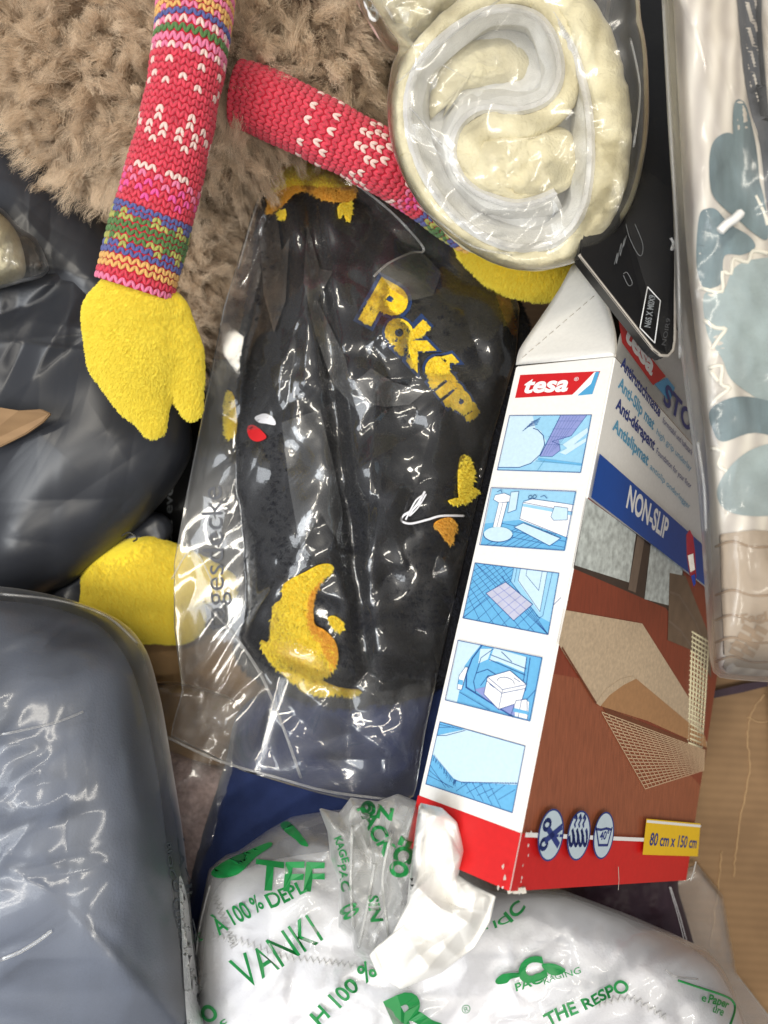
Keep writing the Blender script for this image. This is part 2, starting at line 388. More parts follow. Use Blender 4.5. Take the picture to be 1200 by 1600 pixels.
# ------------------------------------------------------------ plush shapes
def hull(bm, c0, r0, c1, r1, flat=1.0):
    tmp = bmesh.new()
    for c, r in ((c0, r0), (c1, r1)):
        g = bmesh.ops.create_icosphere(tmp, subdivisions=3, radius=r)
        for v in g['verts']: v.co.z *= flat; v.co += Vector(c)
    bmesh.ops.convex_hull(tmp, input=tmp.verts[:])
    bmesh.ops.delete(tmp, geom=[v for v in tmp.verts if not v.link_faces], context='VERTS')
    me = bpy.data.meshes.new('h'); tmp.to_mesh(me); tmp.free(); bm.from_mesh(me); bpy.data.meshes.remove(me)
def plush(name, chains, mat, parent, voxel=.0022, smooth=8, flat=.75):
    bm = bmesh.new()
    for ch in chains:
        for (x0, y0, z0, r0), (x1, y1, z1, r1) in zip(ch[:-1], ch[1:]):
            hull(bm, P(x0, y0, z0), r0 * (D - z0) / F, P(x1, y1, z1), r1 * (D - z1) / F, flat)
    me = bpy.data.meshes.new(name); bm.to_mesh(me); bm.free()
    o = link(name, me, mat, None)
    r = o.modifiers.new('r', 'REMESH'); r.mode = 'VOXEL'; r.voxel_size = voxel
    sm = o.modifiers.new('s', 'SMOOTH'); sm.factor = .5; sm.iterations = smooth
    dg = bpy.context.evaluated_depsgraph_get(); dg.update()
    m2 = bpy.data.meshes.new_from_object(o.evaluated_get(dg)); m2.name = name
    bpy.data.objects.remove(o); bpy.data.meshes.remove(me)
    m2.materials.clear()
    return link(name, m2, mat, parent)
def fur(o, mat, count, kids, length, radius, clump=.6, align=(0, 0, 0), rnd=.3, rough=.0, seed=1, zmin=None, steps=4, lr=.4, curl=0):
    o.data.materials.append(mat)
    vg = o.vertex_groups.new(name='furred'); me = o.data
    co_ = np.empty(len(me.vertices) * 3); me.vertices.foreach_get('co', co_); zz = co_[2::3]
    nn = np.array([v.normal.z for v in me.vertices])
    ids = [int(i) for i in np.where(nn > -.25)[0]]; vg.add(ids, 1.0, 'REPLACE')
    md = o.modifiers.new('fur', 'PARTICLE_SYSTEM'); ps = md.particle_system; st = ps.settings
    ps.vertex_group_density = 'furred'; ps.seed = seed
    st.type = 'HAIR'; st.count = count; st.hair_step = steps; st.use_advanced_hair = True; st.use_modifier_stack = True
    st.emit_from = 'FACE'; st.distribution = 'RAND'; st.use_emit_random = True; st.use_even_distribution = True
    st.normal_factor = length * .16; st.object_align_factor = tuple(a * .25 for a in align); st.factor_random = rnd * length * .25
    st.length_random = lr
    st.child_type = 'INTERPOLATED'; st.rendered_child_count = kids; st.child_percent = 0
    st.clump_factor = clump; st.clump_shape = -.1; st.child_length = 1.0
    st.roughness_1 = rough * length; st.roughness_1_size = .01; st.roughness_2 = rough * length * .8; st.roughness_2_size = .5
    st.roughness_endpoint = rough * length * .6
    if curl: st.kink = 'CURL'; st.kink_amplitude = curl; st.kink_frequency = 1.6; st.kink_shape = .2; st.kink_amplitude_random = .6; st.kink_flat = .3
    st.render_step = 4; st.display_step = 3; st.material = len(me.materials)
    st.root_radius = 1.0; st.tip_radius = .25; st.radius_scale = radius; st.use_close_tip = True
    return o

def tube(name, pts, r, mat, parent, seg=6, **props):
    """round cord through 3-D points"""
    p = np.array([tuple(q) for q in pts]); v, f = [], []
    for i in range(len(p)):
        d = p[min(i + 1, len(p) - 1)] - p[max(i - 1, 0)]; d /= np.linalg.norm(d) + 1e-12
        a = np.cross(d, [0, 0, 1.0]); a /= np.linalg.norm(a) + 1e-9; b = np.cross(d, a); ri = r[i] if hasattr(r, '__len__') else r
        for k in range(seg):
            w = 2 * math.pi * k / seg; v.append(p[i] + (a * math.cos(w) + b * math.sin(w)) * ri)
    for i in range(len(p) - 1):
        for k in range(seg): f.append((i * seg + k, i * seg + (k + 1) % seg, (i + 1) * seg + (k + 1) % seg, (i + 1) * seg + k))
    f.append(tuple(range(seg))[::-1]); f.append(tuple(range((len(p) - 1) * seg, len(p) * seg)))
    return mesh(name, v, f, mat, parent, True, **props)

# ============================================================ the surface under the pile
mesh('bin_floor', [(-1.2, -1.2, -.34), (1.2, -1.2, -.34), (1.2, 1.2, -.34), (-1.2, 1.2, -.34)], [(0, 1, 2, 3)], CARDB, None, False, kind='structure')
# flattened carton at the right
t = thing('cardboard_carton', 'brown corrugated cardboard carton lying under the box at lower right', 'cardboard box', P(1200, 1300, -.19))
def slab(name, top, z, th, mat, parent, zs=None, bev=.002, **props):
    zs = zs or [z] * len(top)
    bm = bmesh.new(); a = [bm.verts.new(P(x, y, q)) for (x, y), q in zip(top, zs)]
    f = bm.faces.new(a); f.normal_update()
    if f.normal.z < 0: f.normal_flip()
    r = bmesh.ops.extrude_face_region(bm, geom=[f])
    for v in r['geom']:
        if isinstance(v, bmesh.types.BMVert): v.co.z -= th
    bmesh.ops.recalc_face_normals(bm, faces=bm.faces[:])
    if bev: bmesh.ops.bevel(bm, geom=[e for e in bm.edges], offset=bev, segments=2, affect='EDGES')
    me = bpy.data.meshes.new(name); bm.to_mesh(me); bm.free()
    return link(name, me, mat, parent, False, **props)
slab('flap', [(960, 1000), (1420, 985), (1480, 1800), (960, 1760)], -.135, .004, CARDB, t)
slab('side_panel', [(1205, 1050), (1420, 1040), (1480, 1800), (1250, 1790)], -.125, .004, CARDB, t)
slab('base_panel', [(960, 1000), (1440, 985), (1500, 1800), (960, 1760)], -.19, .05, CARDB, t)
# thin packing tape, wrinkled, on the carton
tapeb = Body([(1045, 1370), (1090, 1350), (1130, 1400), (1150, 1520), (1220, 1610), (1180, 1680), (1090, 1560)], -.1285, .002, 6, .5, sharp=True, disp=lambda x, y: .007 * facet(x, y, 70, 31), depth=.001)
tapeb.build('tape', CLEAR, t, 120, 30)
CREASE = solid('scuffed_card', (176, 144, 106), .8, .15, 200)
for q in ([(1196, 1084), (1176, 1110), (1168, 1150), (1172, 1200), (1158, 1270), (1150, 1330), (1146, 1370)], [(1128, 1330), (1120, 1400), (1110, 1480)], [(1168, 1120), (1190, 1128), (1230, 1120)]):
    c = catmull(q, 8); c[:, 0] += 2.5 * noise(c[:, 1] / 9, c[:, 1] * 0, 3); tube('crease', PA(c[:, 0], c[:, 1], np.full(len(c), -.1349)), .0007, CREASE, t, 5)
slab('printed_mark', [(1105, 1082), (1165, 1068), (1200, 1063), (1200, 1072), (1160, 1082), (1110, 1092)], -.1285, .0005, PLUM, t, bev=0)

# brown paper sack and pink flecked cloth at lower left
t = thing('paper_sack', 'brown kraft paper sack below the lower yellow plush hand', 'paper bag', P(260, 1080, -.16))
Body([(180, 960), (300, 975), (390, 1010), (420, 1100), (380, 1190), (300, 1230), (220, 1220), (170, 1100)], -.11, .012, 5, .5, disp=lambda x, y: .006 * crumple(x, y, 90, 3)).build('sack', KRAFT, t, 160, 40)
t = thing('flecked_cloth', 'pink and white flecked cloth between the grey cushion and the navy cloth', 'cloth', P(290, 1280, -.16))
bd = Body([(200, 1180), (330, 1195), (400, 1230), (380, 1400), (300, 1480), (190, 1440)], -.10, .02, 4, .5, disp=lambda x, y: .003 * fbm(x, y, 40, 3, 4)); bd.build('cloth', PINKF, t, 120, 30)
Body([(195, 1100), (350, 1085), (410, 1180), (380, 1330), (300, 1460), (190, 1440)], -.085, .012, 4, .5, disp=lambda x, y: .006 * crumple(x, y, 70, 8)).build('clear_wrap', CLEAR, t, 160, 50)

# navy cloth
t = thing('navy_cloth', 'folded dark navy blue cloth lying under the clear bag of fleece', 'cloth', P(450, 1250, -.15))
Body([(395, 1090), (600, 1040), (720, 1040), (745, 1100), (700, 1300), (640, 1440), (500, 1500), (330, 1520), (275, 1480), (305, 1340), (350, 1200)], -.085, .02, 5, .5, c=(500, 1290), disp=lambda x, y: .004 * fbm(x, y, 120, 3, 14) + .003 * crumple(x, y, 150, 5)).build('cloth', NAVY, t, 200, 50)

# plum garment under the box at lower right
t = thing('plum_garment', 'dark plum satin garment with white piping lines below the tall white box', 'clothing', P(1000, 1430, -.14))
pb = Body([(880, 1330), (1040, 1340), (1062, 1400), (1085, 1480), (1090, 1530), (1000, 1540), (900, 1450)], -.11, .03, 3, .5, disp=lambda x, y: .005 * fbm(x, y, 60, 3, 2)); pb.build('cloth', PLUM, t, 140, 40)
def cord(name, px, z, r, mat, parent, body=None, eps=.001, n=8, seg=6):
    c = catmull(px, n); zz = body.z(c[:, 0], c[:, 1]) + eps if body else np.full(len(c), z)
    return tube(name, PA(c[:, 0], c[:, 1], zz), r, mat, parent, seg)
for k in range(2):
    cord('piping', [(1048 - 2 * k, 1386), (1062 - 3 * k, 1430), (1073 - 4 * k, 1470), (1082 - 8 * k, 1500 - 4 * k)], 0, .0003, WHITECLOTH, t, pb, .0012)

# ============================================================ poly mailers at the left
t = thing('poly_mailer', 'large crinkled grey plastic mailer bag below the yellow mitten hand', 'mailer bag', P(120, 700, -.16))
def d1(x, y): return .0004 * (.10 * folds(x, y, (-40, 400, 300, 940), 16, 120, 11) + .5 * folds(x, y, (-20, 380, 200, 560), 26, 55, 12, .9, .5) + .12 * folds(x, y, (0, 560, 300, 900), 18, 50, 13, .8, .4)) + .002 * fbm(x, y, 160, 2, 3)
mb = Body([(-80, 400), (60, 360), (150, 385), (200, 440), (270, 560), (300, 680), (285, 740), (230, 810), (150, 880), (80, 925), (-80, 960)], -.075, .055, 2.2, .5, c=(90, 660), disp=d1, depth=.08)
mb.build('bag', POLY, t, 330, 120)
t = thing('poly_mailer', 'dark grey plastic mailer bag tucked behind the white lump at the left edge', 'mailer bag', P(60, 320, -.16))
mb2 = Body([(-80, 130), (20, 180), (90, 240), (160, 330), (215, 420), (210, 520), (120, 520), (-80, 480)], -.095, .05, 2.5, .5, c=(50, 360), disp=lambda x, y: .016 * facet(x, y, 150, 21, 5) + .004 * facet(x, y, 60, 23), depth=.07)
mb2.build('bag', POLY, t, 260, 90)
t = thing('poly_mailer', 'small flap of grey plastic mailer under the lower yellow plush hand', 'mailer bag', P(170, 900, -.16))
Body([(60, 930), (130, 880), (180, 835), (240, 800), (270, 830), (220, 900), (150, 970), (90, 970)], -.085, .014, 3, .5, disp=lambda x, y: .008 * crumple(x, y, 60, 41), depth=.03).build('bag', POLY, t, 160, 50)
# black carton with pale print
t = thing('black_carton', 'black carton with pale vertical lettering in the gap below the mitten hand', 'carton', P(290, 800, -.17))
slab('carton', [(150, 560), (420, 560), (420, 1000), (150, 1000)], -.115, .06, BLACKG, t)
bc = Body([(100, 500), (500, 500), (500, 1100), (100, 1100)], -.1145, 0, 2, .5)
text_body(bc, 'table ever', (268, 872), (270, 748), 13, GREYINK, t, .01)

# cream lump and cardboard corner at the left edge
t = thing('wrapped_cream_pillow', 'small cream lump in clear plastic at the left edge on the dark mailer', 'pillow', P(0, 400, -.05))
lb = Body([(-90, 330), (-20, 325), (18, 350), (36, 390), (38, 430), (10, 445), (-90, 450)], -.03, .035, 2, .5, c=(-35, 390), disp=lambda x, y: .003 * fbm(x, y, 30, 3, 3)); lb.build('pillow', CREAM, t, 100, 30)
Body([(-95, 322), (-10, 320), (30, 355), (55, 372), (72, 405), (74, 425), (40, 440), (-95, 458)], -.026, .036, 2, .5, c=(-30, 392), base=lambda x, y: lb.z(x, y) + .0015, disp=lambda x, y: .007 * crumple(x, y, 35, 6)).build('clear_wrap', CLEAR, t, 140, 40)
t = thing('cardboard_offcut', 'torn brown cardboard corner lying on the grey mailer at the left edge', 'cardboard', P(10, 665, -.01))
slab('board', [(-60, 632), (0, 637), (30, 641), (64, 639), (79, 646), (66, 660), (40, 678), (0, 698), (-60, 712)], 0, .003, CARDB, t, zs=[-.005, -.004, .0, .0, -.002, -.004, -.008, -.014, -.02], bev=.0006)

# ============================================================ brown bear
t = thing('teddy_bear', 'shaggy brown plush bear filling the top left corner', 'soft toy', P(280, 130, -.1))
BEARH = hairmat('bear_fur', (128, 102, 82), (242, 220, 192), .18)
BEARM = solid('bear_hide', (92, 72, 58), .95, .2, 80)
bb = Body([(-80, -110), (650, -110), (622, 40), (598, 105), (545, 150), (455, 195), (385, 232), (330, 262), (250, 255), (180, 240), (110, 205), (45, 150), (-80, 90)], -.055, .06, 2.2, .5, c=(280, 40),
          disp=lambda x, y: .011 * fbm(x, y, 95, 3, 3), depth=.09)
o = bb.build('body', BEARM, t, 150, 40)
fur(o, BEARH, 3600, 90, .029, .00022, clump=.70, align=(-.004, -.013, .006), rnd=.95, rough=.16, seed=3, curl=.0016)
bl = Body([(130, 230), (300, 210), (370, 215), (362, 300), (335, 400), (315, 510), (285, 550), (230, 500), (150, 400)], -.115, .035, 2.2, .5, c=(280, 340), disp=lambda x, y: .006 * fbm(x, y, 60, 3, 5), depth=.06)
o = bl.build('leg', BEARM, t, 110, 30)
fur(o, BEARH, 2200, 60, .020, .00028, clump=.75, align=(.002, -.008, .004), rnd=1.1, rough=.25, seed=5, curl=.0014)

# ============================================================ plush arms with knitted sleeves
YH = hairmat('yellow_pile', (250, 220, 62), (255, 240, 96), .04)
YARN = {k: solid('yarn_' + n, c, .95, v, 350, .8, 1800, .1, .25) for k, n, c, v in (
    ('R', 'red', (216, 72, 90), .22), ('D', 'dark_red', (192, 40, 60), .15), ('P', 'pink', (232, 128, 164), .1), ('W', 'white', (240, 208, 200), .06),
    ('B', 'blue', (94, 100, 158), .15), ('G', 'green', (92, 128, 76), .15), ('L', 'lime', (176, 176, 96), .15), ('Y', 'yellow', (228, 178, 108), .1), ('M', 'magenta', (232, 92, 160), .1))}
YK = list(YARN)
def sleeve(parent, px, zc, rad, pattern, pitch=10.3, cols=28, twist=0.0, flat=.85):
    c = catmull(px, 12); zz = np.interp(np.linspace(0, 1, len(c)), np.linspace(0, 1, len(zc)), zc); p = PA(c[:, 0], c[:, 1], zz)
    s = np.r_[0, np.cumsum(np.linalg.norm(np.diff(p, axis=0), axis=1))]; L = s[-1]; pm = pitch * (D - np.mean(zc)) / F
    rows = int(L / pm); ra = np.array(rad) * (D - np.mean(zc)) / F
    def fr(q):
        q = min(max(q, 0), L); i = np.array([np.interp(q, s, p[:, k]) for k in range(3)])
        a, b = min(max(q - .006, 0), L - .0061), min(max(q + .006, .0061), L)
        d = np.array([np.interp(b, s, p[:, k]) - np.interp(a, s, p[:, k]) for k in range(3)]); d /= np.linalg.norm(d)
        n = np.array([0, 0, 1.0]) - d * d[2]; n /= np.linalg.norm(n); bb_ = np.cross(d, n)
        r = np.interp(q / L, np.linspace(0, 1, len(ra)), ra) * (1 + .035 * float(noise(q * 70, 3.3, 4)))
        return i, d, n, bb_, r
    def surf(q, th, off=0):
        i, d, n, b, r = fr(q); r2 = r * (1 + .03 * float(noise(q * 60, math.cos(th) * 2 + 7, 3)))
        return i + n * math.cos(th) * (r2 * flat + off) + b * math.sin(th) * (r2 + off)
    # the tube
    v, f = [], []; nc, nrw = 40, rows * 2
    for i in range(nrw + 1):
        for k in range(nc): v.append(surf(i / nrw * L, 2 * math.pi * k / nc))
    for i in range(nrw):
        for k in range(nc): f.append((i * nc + k, i * nc + (k + 1) % nc, (i + 1) * nc + (k + 1) % nc, (i + 1) * nc + k))
    f.append(tuple(range(nc))); f.append(tuple(range(nrw * nc, nrw * nc + nc))[::-1])
    sl = mesh('sleeve', v, f, YARN['D'], parent)
    # the stitches: two plump leaning legs for each loop
    V, Fc, M = [], [], []; rings = [(-1, .15), (-.7, .75), (-.1, 1), (.55, .85), (.95, .2)]
    for i in range(rows):
        q = (i + .5) * L / rows
        for k in range(cols):
            th = 2 * math.pi * (k + .25 * (i % 2) * 0) / cols + twist * q; col = pattern(i, k, rows)
            for sgn in (-1, 1):
                th0, th1 = th + sgn * .5 / cols * .5, th + sgn * math.pi / cols * .95
                A = surf(q - pm * .46, th0, .0003); Bq = surf(q + pm * .5, th1, .0003)
                m, h = (A + Bq) / 2, (Bq - A) / 2; hl = np.linalg.norm(h); d = h / hl
                _, _, n, b, _ = fr(q); no = n * math.cos(th) + b * math.sin(th); si = np.cross(d, no); si /= np.linalg.norm(si)
                w = pm * .30; base = len(V); jig = random.uniform(.9, 1.1)
                for (a, rr) in rings:
                    for g in range(6):
                        an = 2 * math.pi * g / 6; V.append(m + d * hl * a * 1.08 + (si * math.cos(an) * w + no * math.sin(an) * w * .8) * rr * jig)
                mi = YK.index(col)
                for a in range(len(rings) - 1):
                    for g in range(6): Fc.append((base + a * 6 + g, base + a * 6 + (g + 1) % 6, base + a * 6 + 6 + (g + 1) % 6, base + a * 6 + 6 + g)); M.append(mi)
    mesh('knit_stitches', V, Fc, [YARN[k] for k in YK], parent, True, M, kind='stuff')
    return sl
STR = ['P', 'R', 'Y', 'Y', 'B', 'BL', 'LG', 'G', 'G', 'LG', 'BL', 'B']          # cuff first
def knit(i, k, rows, top=True, red='R'):
    j = rows - 1 - i
    if j < len(STR):
        s = STR[j]; return s[0] if len(s) == 1 else (s[0] if (k + j) % 3 else s[1])
    j -= len(STR)
    if j == 1: return 'M' if k % 4 == 0 else red
    if j == 2: return 'M' if k % 4 in (1, 3) else red
    if j == 3: return 'P' if k % 4 == 2 else ('M' if k % 4 == 0 else red)
    if j == 4: return 'P' if k % 2 else red
    if j == 5: return 'W' if k % 6 in (0, 1, 2) else red
    if j in (9, 13): return 'W' if k % 6 == 1 else red
    if j in (10, 11): return 'W' if k % 6 in (0, 2) else ('W' if (k % 6 == 4 and j == 11) else red)
    if j == 12: return 'W' if k % 6 in (1, 5) and k % 4 else red
    if j in (17, 20): return 'W' if k % 3 == 1 else red
    if j == 18 and k % 6 == 3: return 'W'
    if top:
        if j == 22: return 'W' if k % 2 else 'P'
        if j == 23: return 'P'
        if j == 24: return 'G'
        if j == 25: return 'P' if k % 2 else 'W'
        if j == 26: return 'B'
        if j == 27: return 'Y' if k % 3 else 'P'
        if j >= 28: return 'P' if j % 2 else 'Y'
    return red
t = thing('knitted_toy', 'soft toy arm hanging down with red striped knit sleeve and bright yellow mitten hand', 'soft toy', P(230, 450, 0), 'soft toy arms with knitted sleeves')
sleeve(t, [(309, -60), (303, 30), (292, 110), (275, 200), (250, 300), (228, 380), (210, 452)], [.06, .065, .06, .05, .045], [62, 57, 54, 54, 58, 60, 61], knit)
h1 = plush('mitten_hand', [[(214, 440, .045, 44), (214, 485, .04, 68), (218, 540, .035, 70), (220, 590, .032, 50), (238, 640, .03, 26), (243, 662, .03, 18)],
                           [(190, 490, .038, 56), (186, 555, .034, 44), (215, 625, .03, 26)],
                           [(258, 490, .038, 40), (284, 550, .032, 36), (294, 600, .028, 26), (302, 634, .026, 17)],
                           [(246, 520, .036, 42), (236, 580, .03, 30)]], YELF, t)
fur(h1, YH, 9000, 18, .0024, .00018, clump=.25, align=(-.0012, -.0030, 0), rnd=.3, rough=.12, seed=8, lr=.3)
t = thing('knitted_toy', 'soft toy arm with red patterned knit sleeve lying across and under the cream blanket roll', 'soft toy', P(560, 230, -.05), 'soft toy arms with knitted sleeves')
sleeve(t, [(368, 146), (400, 155), (450, 178), (520, 212), (590, 250), (640, 282), (705, 330), (760, 372)], [.016, .016, .012, .0, -.02, -.04], [46, 48, 47, 46, 45, 44, 43, 42], lambda i, k, r: knit(i, k, r, False), cols=26)
h2 = plush('mitten_hand', [[(760, 372, -.04, 50), (800, 395, -.045, 62), (845, 410, -.045, 58), (862, 420, -.045, 46)], [(800, 420, -.045, 40), (840, 430, -.045, 38)]], YELF, t)
fur(h2, YH, 4000, 14, .0022, .00018, clump=.35, align=(-.0006, -.0018, 0), rnd=.35, rough=.15, seed=9, lr=.3)
t = thing('plush_toy', 'yellow plush mitten hand resting beside the grey cushion with its orange thumb under clear plastic', 'soft toy', P(220, 920, -.07))
h3 = plush('mitten_hand', [[(190, 905, -0.082, 66), (225, 900, -0.077, 66), (262, 902, -0.078, 54), (305, 902, -0.074, 36), (338, 908, -0.070, 25), (354, 913, -0.068, 18)], [(180, 940, -0.082, 58), (235, 945, -0.082, 55), (275, 960, -0.087, 42)], [(165, 950, -0.092, 44), (230, 960, -0.092, 40)]], YELF, t)
fur(h3, YH, 7000, 16, .0022, .00018, clump=.25, align=(.002, -.0022, 0), rnd=.3, rough=.12, seed=10, lr=.3)
cord('loose_thread', [(190, 838), (200, 832), (210, 836), (214, 842), (208, 846)], -.046, .0006, BLACKG, t)

# ============================================================ charcoal fleece in its clear bag
t = thing('fleece_blanket', 'folded charcoal fleece with yellow patches and lettering inside the large clear bag', 'blanket', P(560, 750, -.1))
FO = [(415, 285), (480, 262), (560, 285), (640, 330), (730, 390), (800, 450), (830, 530), (815, 640), (790, 780), (765, 900), (735, 1010), (680, 1080), (560, 1110), (450, 1085), (370, 1030), (376, 960), (362, 830), (345, 690), (368, 560), (395, 420)]
fb = Body(FO, -.075, .055, 3.2, .5, c=(560, 720), depth=.05,
          disp=lambda x, y: .010 * fbm(x, y, 190, 3, 7) - .010 * np.exp(-((x - 520 - .12 * (y - 600)) / 16) ** 2) + .004 * crumple(x, y, 150, 61))
FH = hairmat('charcoal_pile', (26, 27, 33), (52, 54, 64), .25)
YFH = hairmat('yellow_fleece_pile', (250, 214, 50), (255, 240, 100), .08); OFH = hairmat('orange_fleece_pile', (232, 166, 54), (246, 196, 92), .1)
fur(fb.build('fleece', FLEECE, t, 260, 90), FH, 9000, 10, .0026, .0002, clump=.5, align=(0, -.002, 0), rnd=.9, rough=.25, seed=31)
_patch = patch
def patch(body, o_, name, mat, *a, **k):
    o = _patch(body, o_, name, mat, *a, **k)
    if mat in (YFLEECE, OFLEECE): fur(o, YFH if mat is YFLEECE else OFH, int(30 + sum(p.area for p in o.data.polygons) * 1.6e6), 10, .0022, .0002, clump=.4, align=(0, -.001, 0), rnd=.9, rough=.2, seed=33)
    return o
patch(fb, [(418, 330), (425, 285), (450, 258), (490, 252), (530, 262), (556, 290), (552, 312), (530, 316), (505, 312), (480, 300), (462, 302), (445, 318), (430, 330)], 'yellow_patch', OFLEECE, t, .003, 14)
patch(fb, [(424, 300), (440, 268), (485, 256), (530, 268), (548, 290), (500, 292), (460, 290)], 'yellow_patch', YFLEECE, t, .0045, 14)
for q in ([(433, 332), (446, 327), (446, 342), (438, 342)], [(528, 322), (549, 316), (549, 340), (542, 346), (536, 334), (530, 342)],
          [(355, 616), (366, 620), (370, 676), (352, 680)]):
    patch(fb, q, 'yellow_patch', YFLEECE, t, .0022, 10, 3)
patch(fb, [(478, 893), (500, 882), (518, 882), (520, 893), (500, 908), (486, 925), (482, 950), (486, 975), (500, 990), (518, 1003), (526, 1020), (524, 1040), (512, 1055), (500, 1060), (524, 1072), (545, 1076), (562, 1078), (554, 1087), (530, 1083), (500, 1084), (474, 1076), (450, 1056), (430, 1040), (412, 1018), (408, 1000), (420, 1002), (424, 970), (428, 945), (440, 935), (444, 912)], 'yellow_patch', YFLEECE, t, .0022, 14, 4)
patch(fb, [(486, 925), (500, 908), (510, 896), (494, 922), (490, 950), (492, 975), (508, 985), (524, 1003), (528, 1025), (520, 1046), (512, 1030), (500, 1004), (485, 985), (479, 955)], 'orange_patch', OFLEECE, t, .003, 12, 4)
patch(fb, [(512, 966), (522, 962), (536, 972), (536, 985), (524, 984), (518, 976)], 'yellow_patch', YFLEECE, t, .002, 10, 3)
patch(fb, [(718, 716), (732, 714), (741, 735), (738, 760), (724, 785), (716, 770)], 'yellow_patch', YFLEECE, t, .0022, 10, 4)
patch(fb, [(700, 782), (724, 775), (742, 762), (745, 772), (724, 786), (710, 788)], 'yellow_patch', YFLEECE, t, .0024, 10, 4)
patch(fb, [(678, 818), (700, 808), (712, 816), (710, 836), (704, 850), (690, 834)], 'orange_patch', OFLEECE, t, .0022, 10, 4)
patch(fb, [(766, 420), (780, 412), (792, 450), (804, 510), (800, 522), (785, 490), (772, 450)], 'orange_patch', OFLEECE, t, .0022, 14, 4)
patch(fb, [(386, 668), (396, 664), (410, 674), (416, 684), (402, 690), (390, 684)], 'red_patch', LOGORED, t, .0022, 8, 4)
patch(fb, [(398, 652), (414, 646), (428, 654), (430, 664), (416, 662), (404, 660)], 'white_patch', WHITECLOTH, t, .0028, 8, 4)
# lettering printed in yellow with a blue edge, one glyph after another down a fold
def glyph_on(ch, x, y, cap, ang, sx=1.0, sy=1.0):
    v, f, w = glyphs(ch, .06, 0); v2, f2, w2 = glyphs(ch, .12, 0)
    ca, sa = math.cos(ang), math.sin(ang)
    for vv, ff, ww, m, e, nm in ((v2, f2, w2, BLUEFL, .0016, 'letter_outline'), (v, f, w, YFLEECE, .0022, 'lettering')):
        a = (vv - [ww / 2, .5]) * cap * [sx, sy]; qx = x + a[:, 0] * ca - a[:, 1] * -sa * 1; qy = y + a[:, 0] * sa - a[:, 1] * ca
        qx = x + a[:, 0] * ca + a[:, 1] * sa; qy = y + a[:, 0] * sa - a[:, 1] * ca
        o = mesh(nm, PA(qx, qy, fb.z(qx, qy) + e), ff, m, t, False)
        if m is YFLEECE: fur(o, YFH, 260, 12, .0016, .0002, clump=.4, align=(0, -.001, 0), rnd=.9, rough=.2, seed=35)
for a in (('P', 604, 478, 68, .5, 1.1, 1), ('o', 630, 512, 52, .7, 1.05, 1), ('k', 658, 540, 58, .8, 1.05, 1), ('é', 690, 570, 50, .85, 1.0, .95), ('m', 706, 600, 48, .9, 1.0, 1), ('o', 726, 622, 44, .95, 1, .9), ('n', 740, 640, 34, 1, .9, .9)): glyph_on(*a)
# loose white thread
th = thing('white_thread', 'frayed loose white thread lying on the charcoal fleece near the box', 'thread', P(650, 800, .01))
cord('thread', [(664, 768), (656, 782), (645, 796), (630, 806), (628, 814), (642, 818), (668, 812), (690, 806), (725, 806)], 0, .0008, WHITECLOTH, th, fb, .0035)
cord('thread', [(660, 774), (650, 782), (640, 800), (634, 812)], 0, .0006, WHITECLOTH, th, fb, .0045)
cord('thread', [(666, 772), (654, 792), (640, 806), (646, 796), (658, 784)], 0, .0005, WHITECLOTH, th, fb, .004)

t = thing('clear_bag', 'large crinkled clear plastic bag holding the charcoal fleece', 'plastic bag', P(560, 760, -.1))
def fd(x, y):
    band = np.exp(-((x - 505 - .10 * (y - 480)) / 105) ** 2) * np.clip((930 - y) / 120, 0, 1) * np.clip((y - 300) / 60, 0, 1)
    right = np.exp(-(((x - 640) / 110) ** 2 + ((y - 430) / 90) ** 2))
    low = np.exp(-(((x - 600) / 170) ** 2 + ((y - 970) / 90) ** 2))
    long_ = crumple(x, y, 70, 71, 5, ang=.12)
    k = (D + .02) / F
    q_ = 1 - .85 * np.exp(-((x - 315) / 60) ** 2 - ((y - 900) / 70) ** 2)
    return q_ * k * (.36 * folds(x, y, (400, 300, 600, 880), 26, 85, 72, .12, .5) + .22 * folds(x, y, (400, 300, 600, 880), 40, 40, 73, .1, .7) + .42 * folds(x, y, (560, 310, 720, 620), 11, 85, 74) + .2 * folds(x, y, (540, 330, 720, 620), 20, 36, 70)
        + .38 * folds(x, y, (470, 850, 740, 1060), 16, 50, 75) + .10 * folds(x, y, (280, 250, 800, 1240), 40, 110, 76) + .45 * folds(x, y, (270, 1040, 660, 1250), 30, 55, 77) + .12 * folds(x, y, (270, 420, 380, 1100), 18, 70, 78, .1, .3)) + .002 * fbm(x, y, 160, 2, 71)
BO = [(432, 238), (520, 250), (570, 285), (680, 320), (780, 400), (812, 480), (806, 560), (770, 680), (735, 830), (700, 980), (665, 1140), (648, 1245), (600, 1262), (500, 1240), (380, 1205), (265, 1150), (285, 1080), (272, 980), (272, 880), (290, 780), (322, 620), (350, 480), (395, 330)]
def cover(x, y):                     # the film lies over the fleece and over the thumb of the yellow hand
    t_ = np.clip((x - 262) / 90, 0, 1); d_ = np.hypot(x - (262 + 90 * t_), y - (902 + 11 * t_)); r_ = 58 - 34 * t_
    return np.maximum(fb.z(x, y) + .0035, -.052 + .006 * np.exp(-(d_ / (r_ + 40)) ** 2))
cb = Body(BO, -.055, .012, 6, .5, c=(545, 730), disp=fd, depth=.001, sharp=True, base=cover, floor=lambda x, y: fb.z(x, y) + .0008)
BFILM = film('bag_film', .02, rough=.08, bump=.05, bscale=24, gain=1.7, sheen=.35)
cb.build('film', BFILM, t, 420, 170)
FOLDF = film('fold_highlight_film', .035, rough=.09, bump=.22, bscale=50, gain=2.4, sheen=.5)
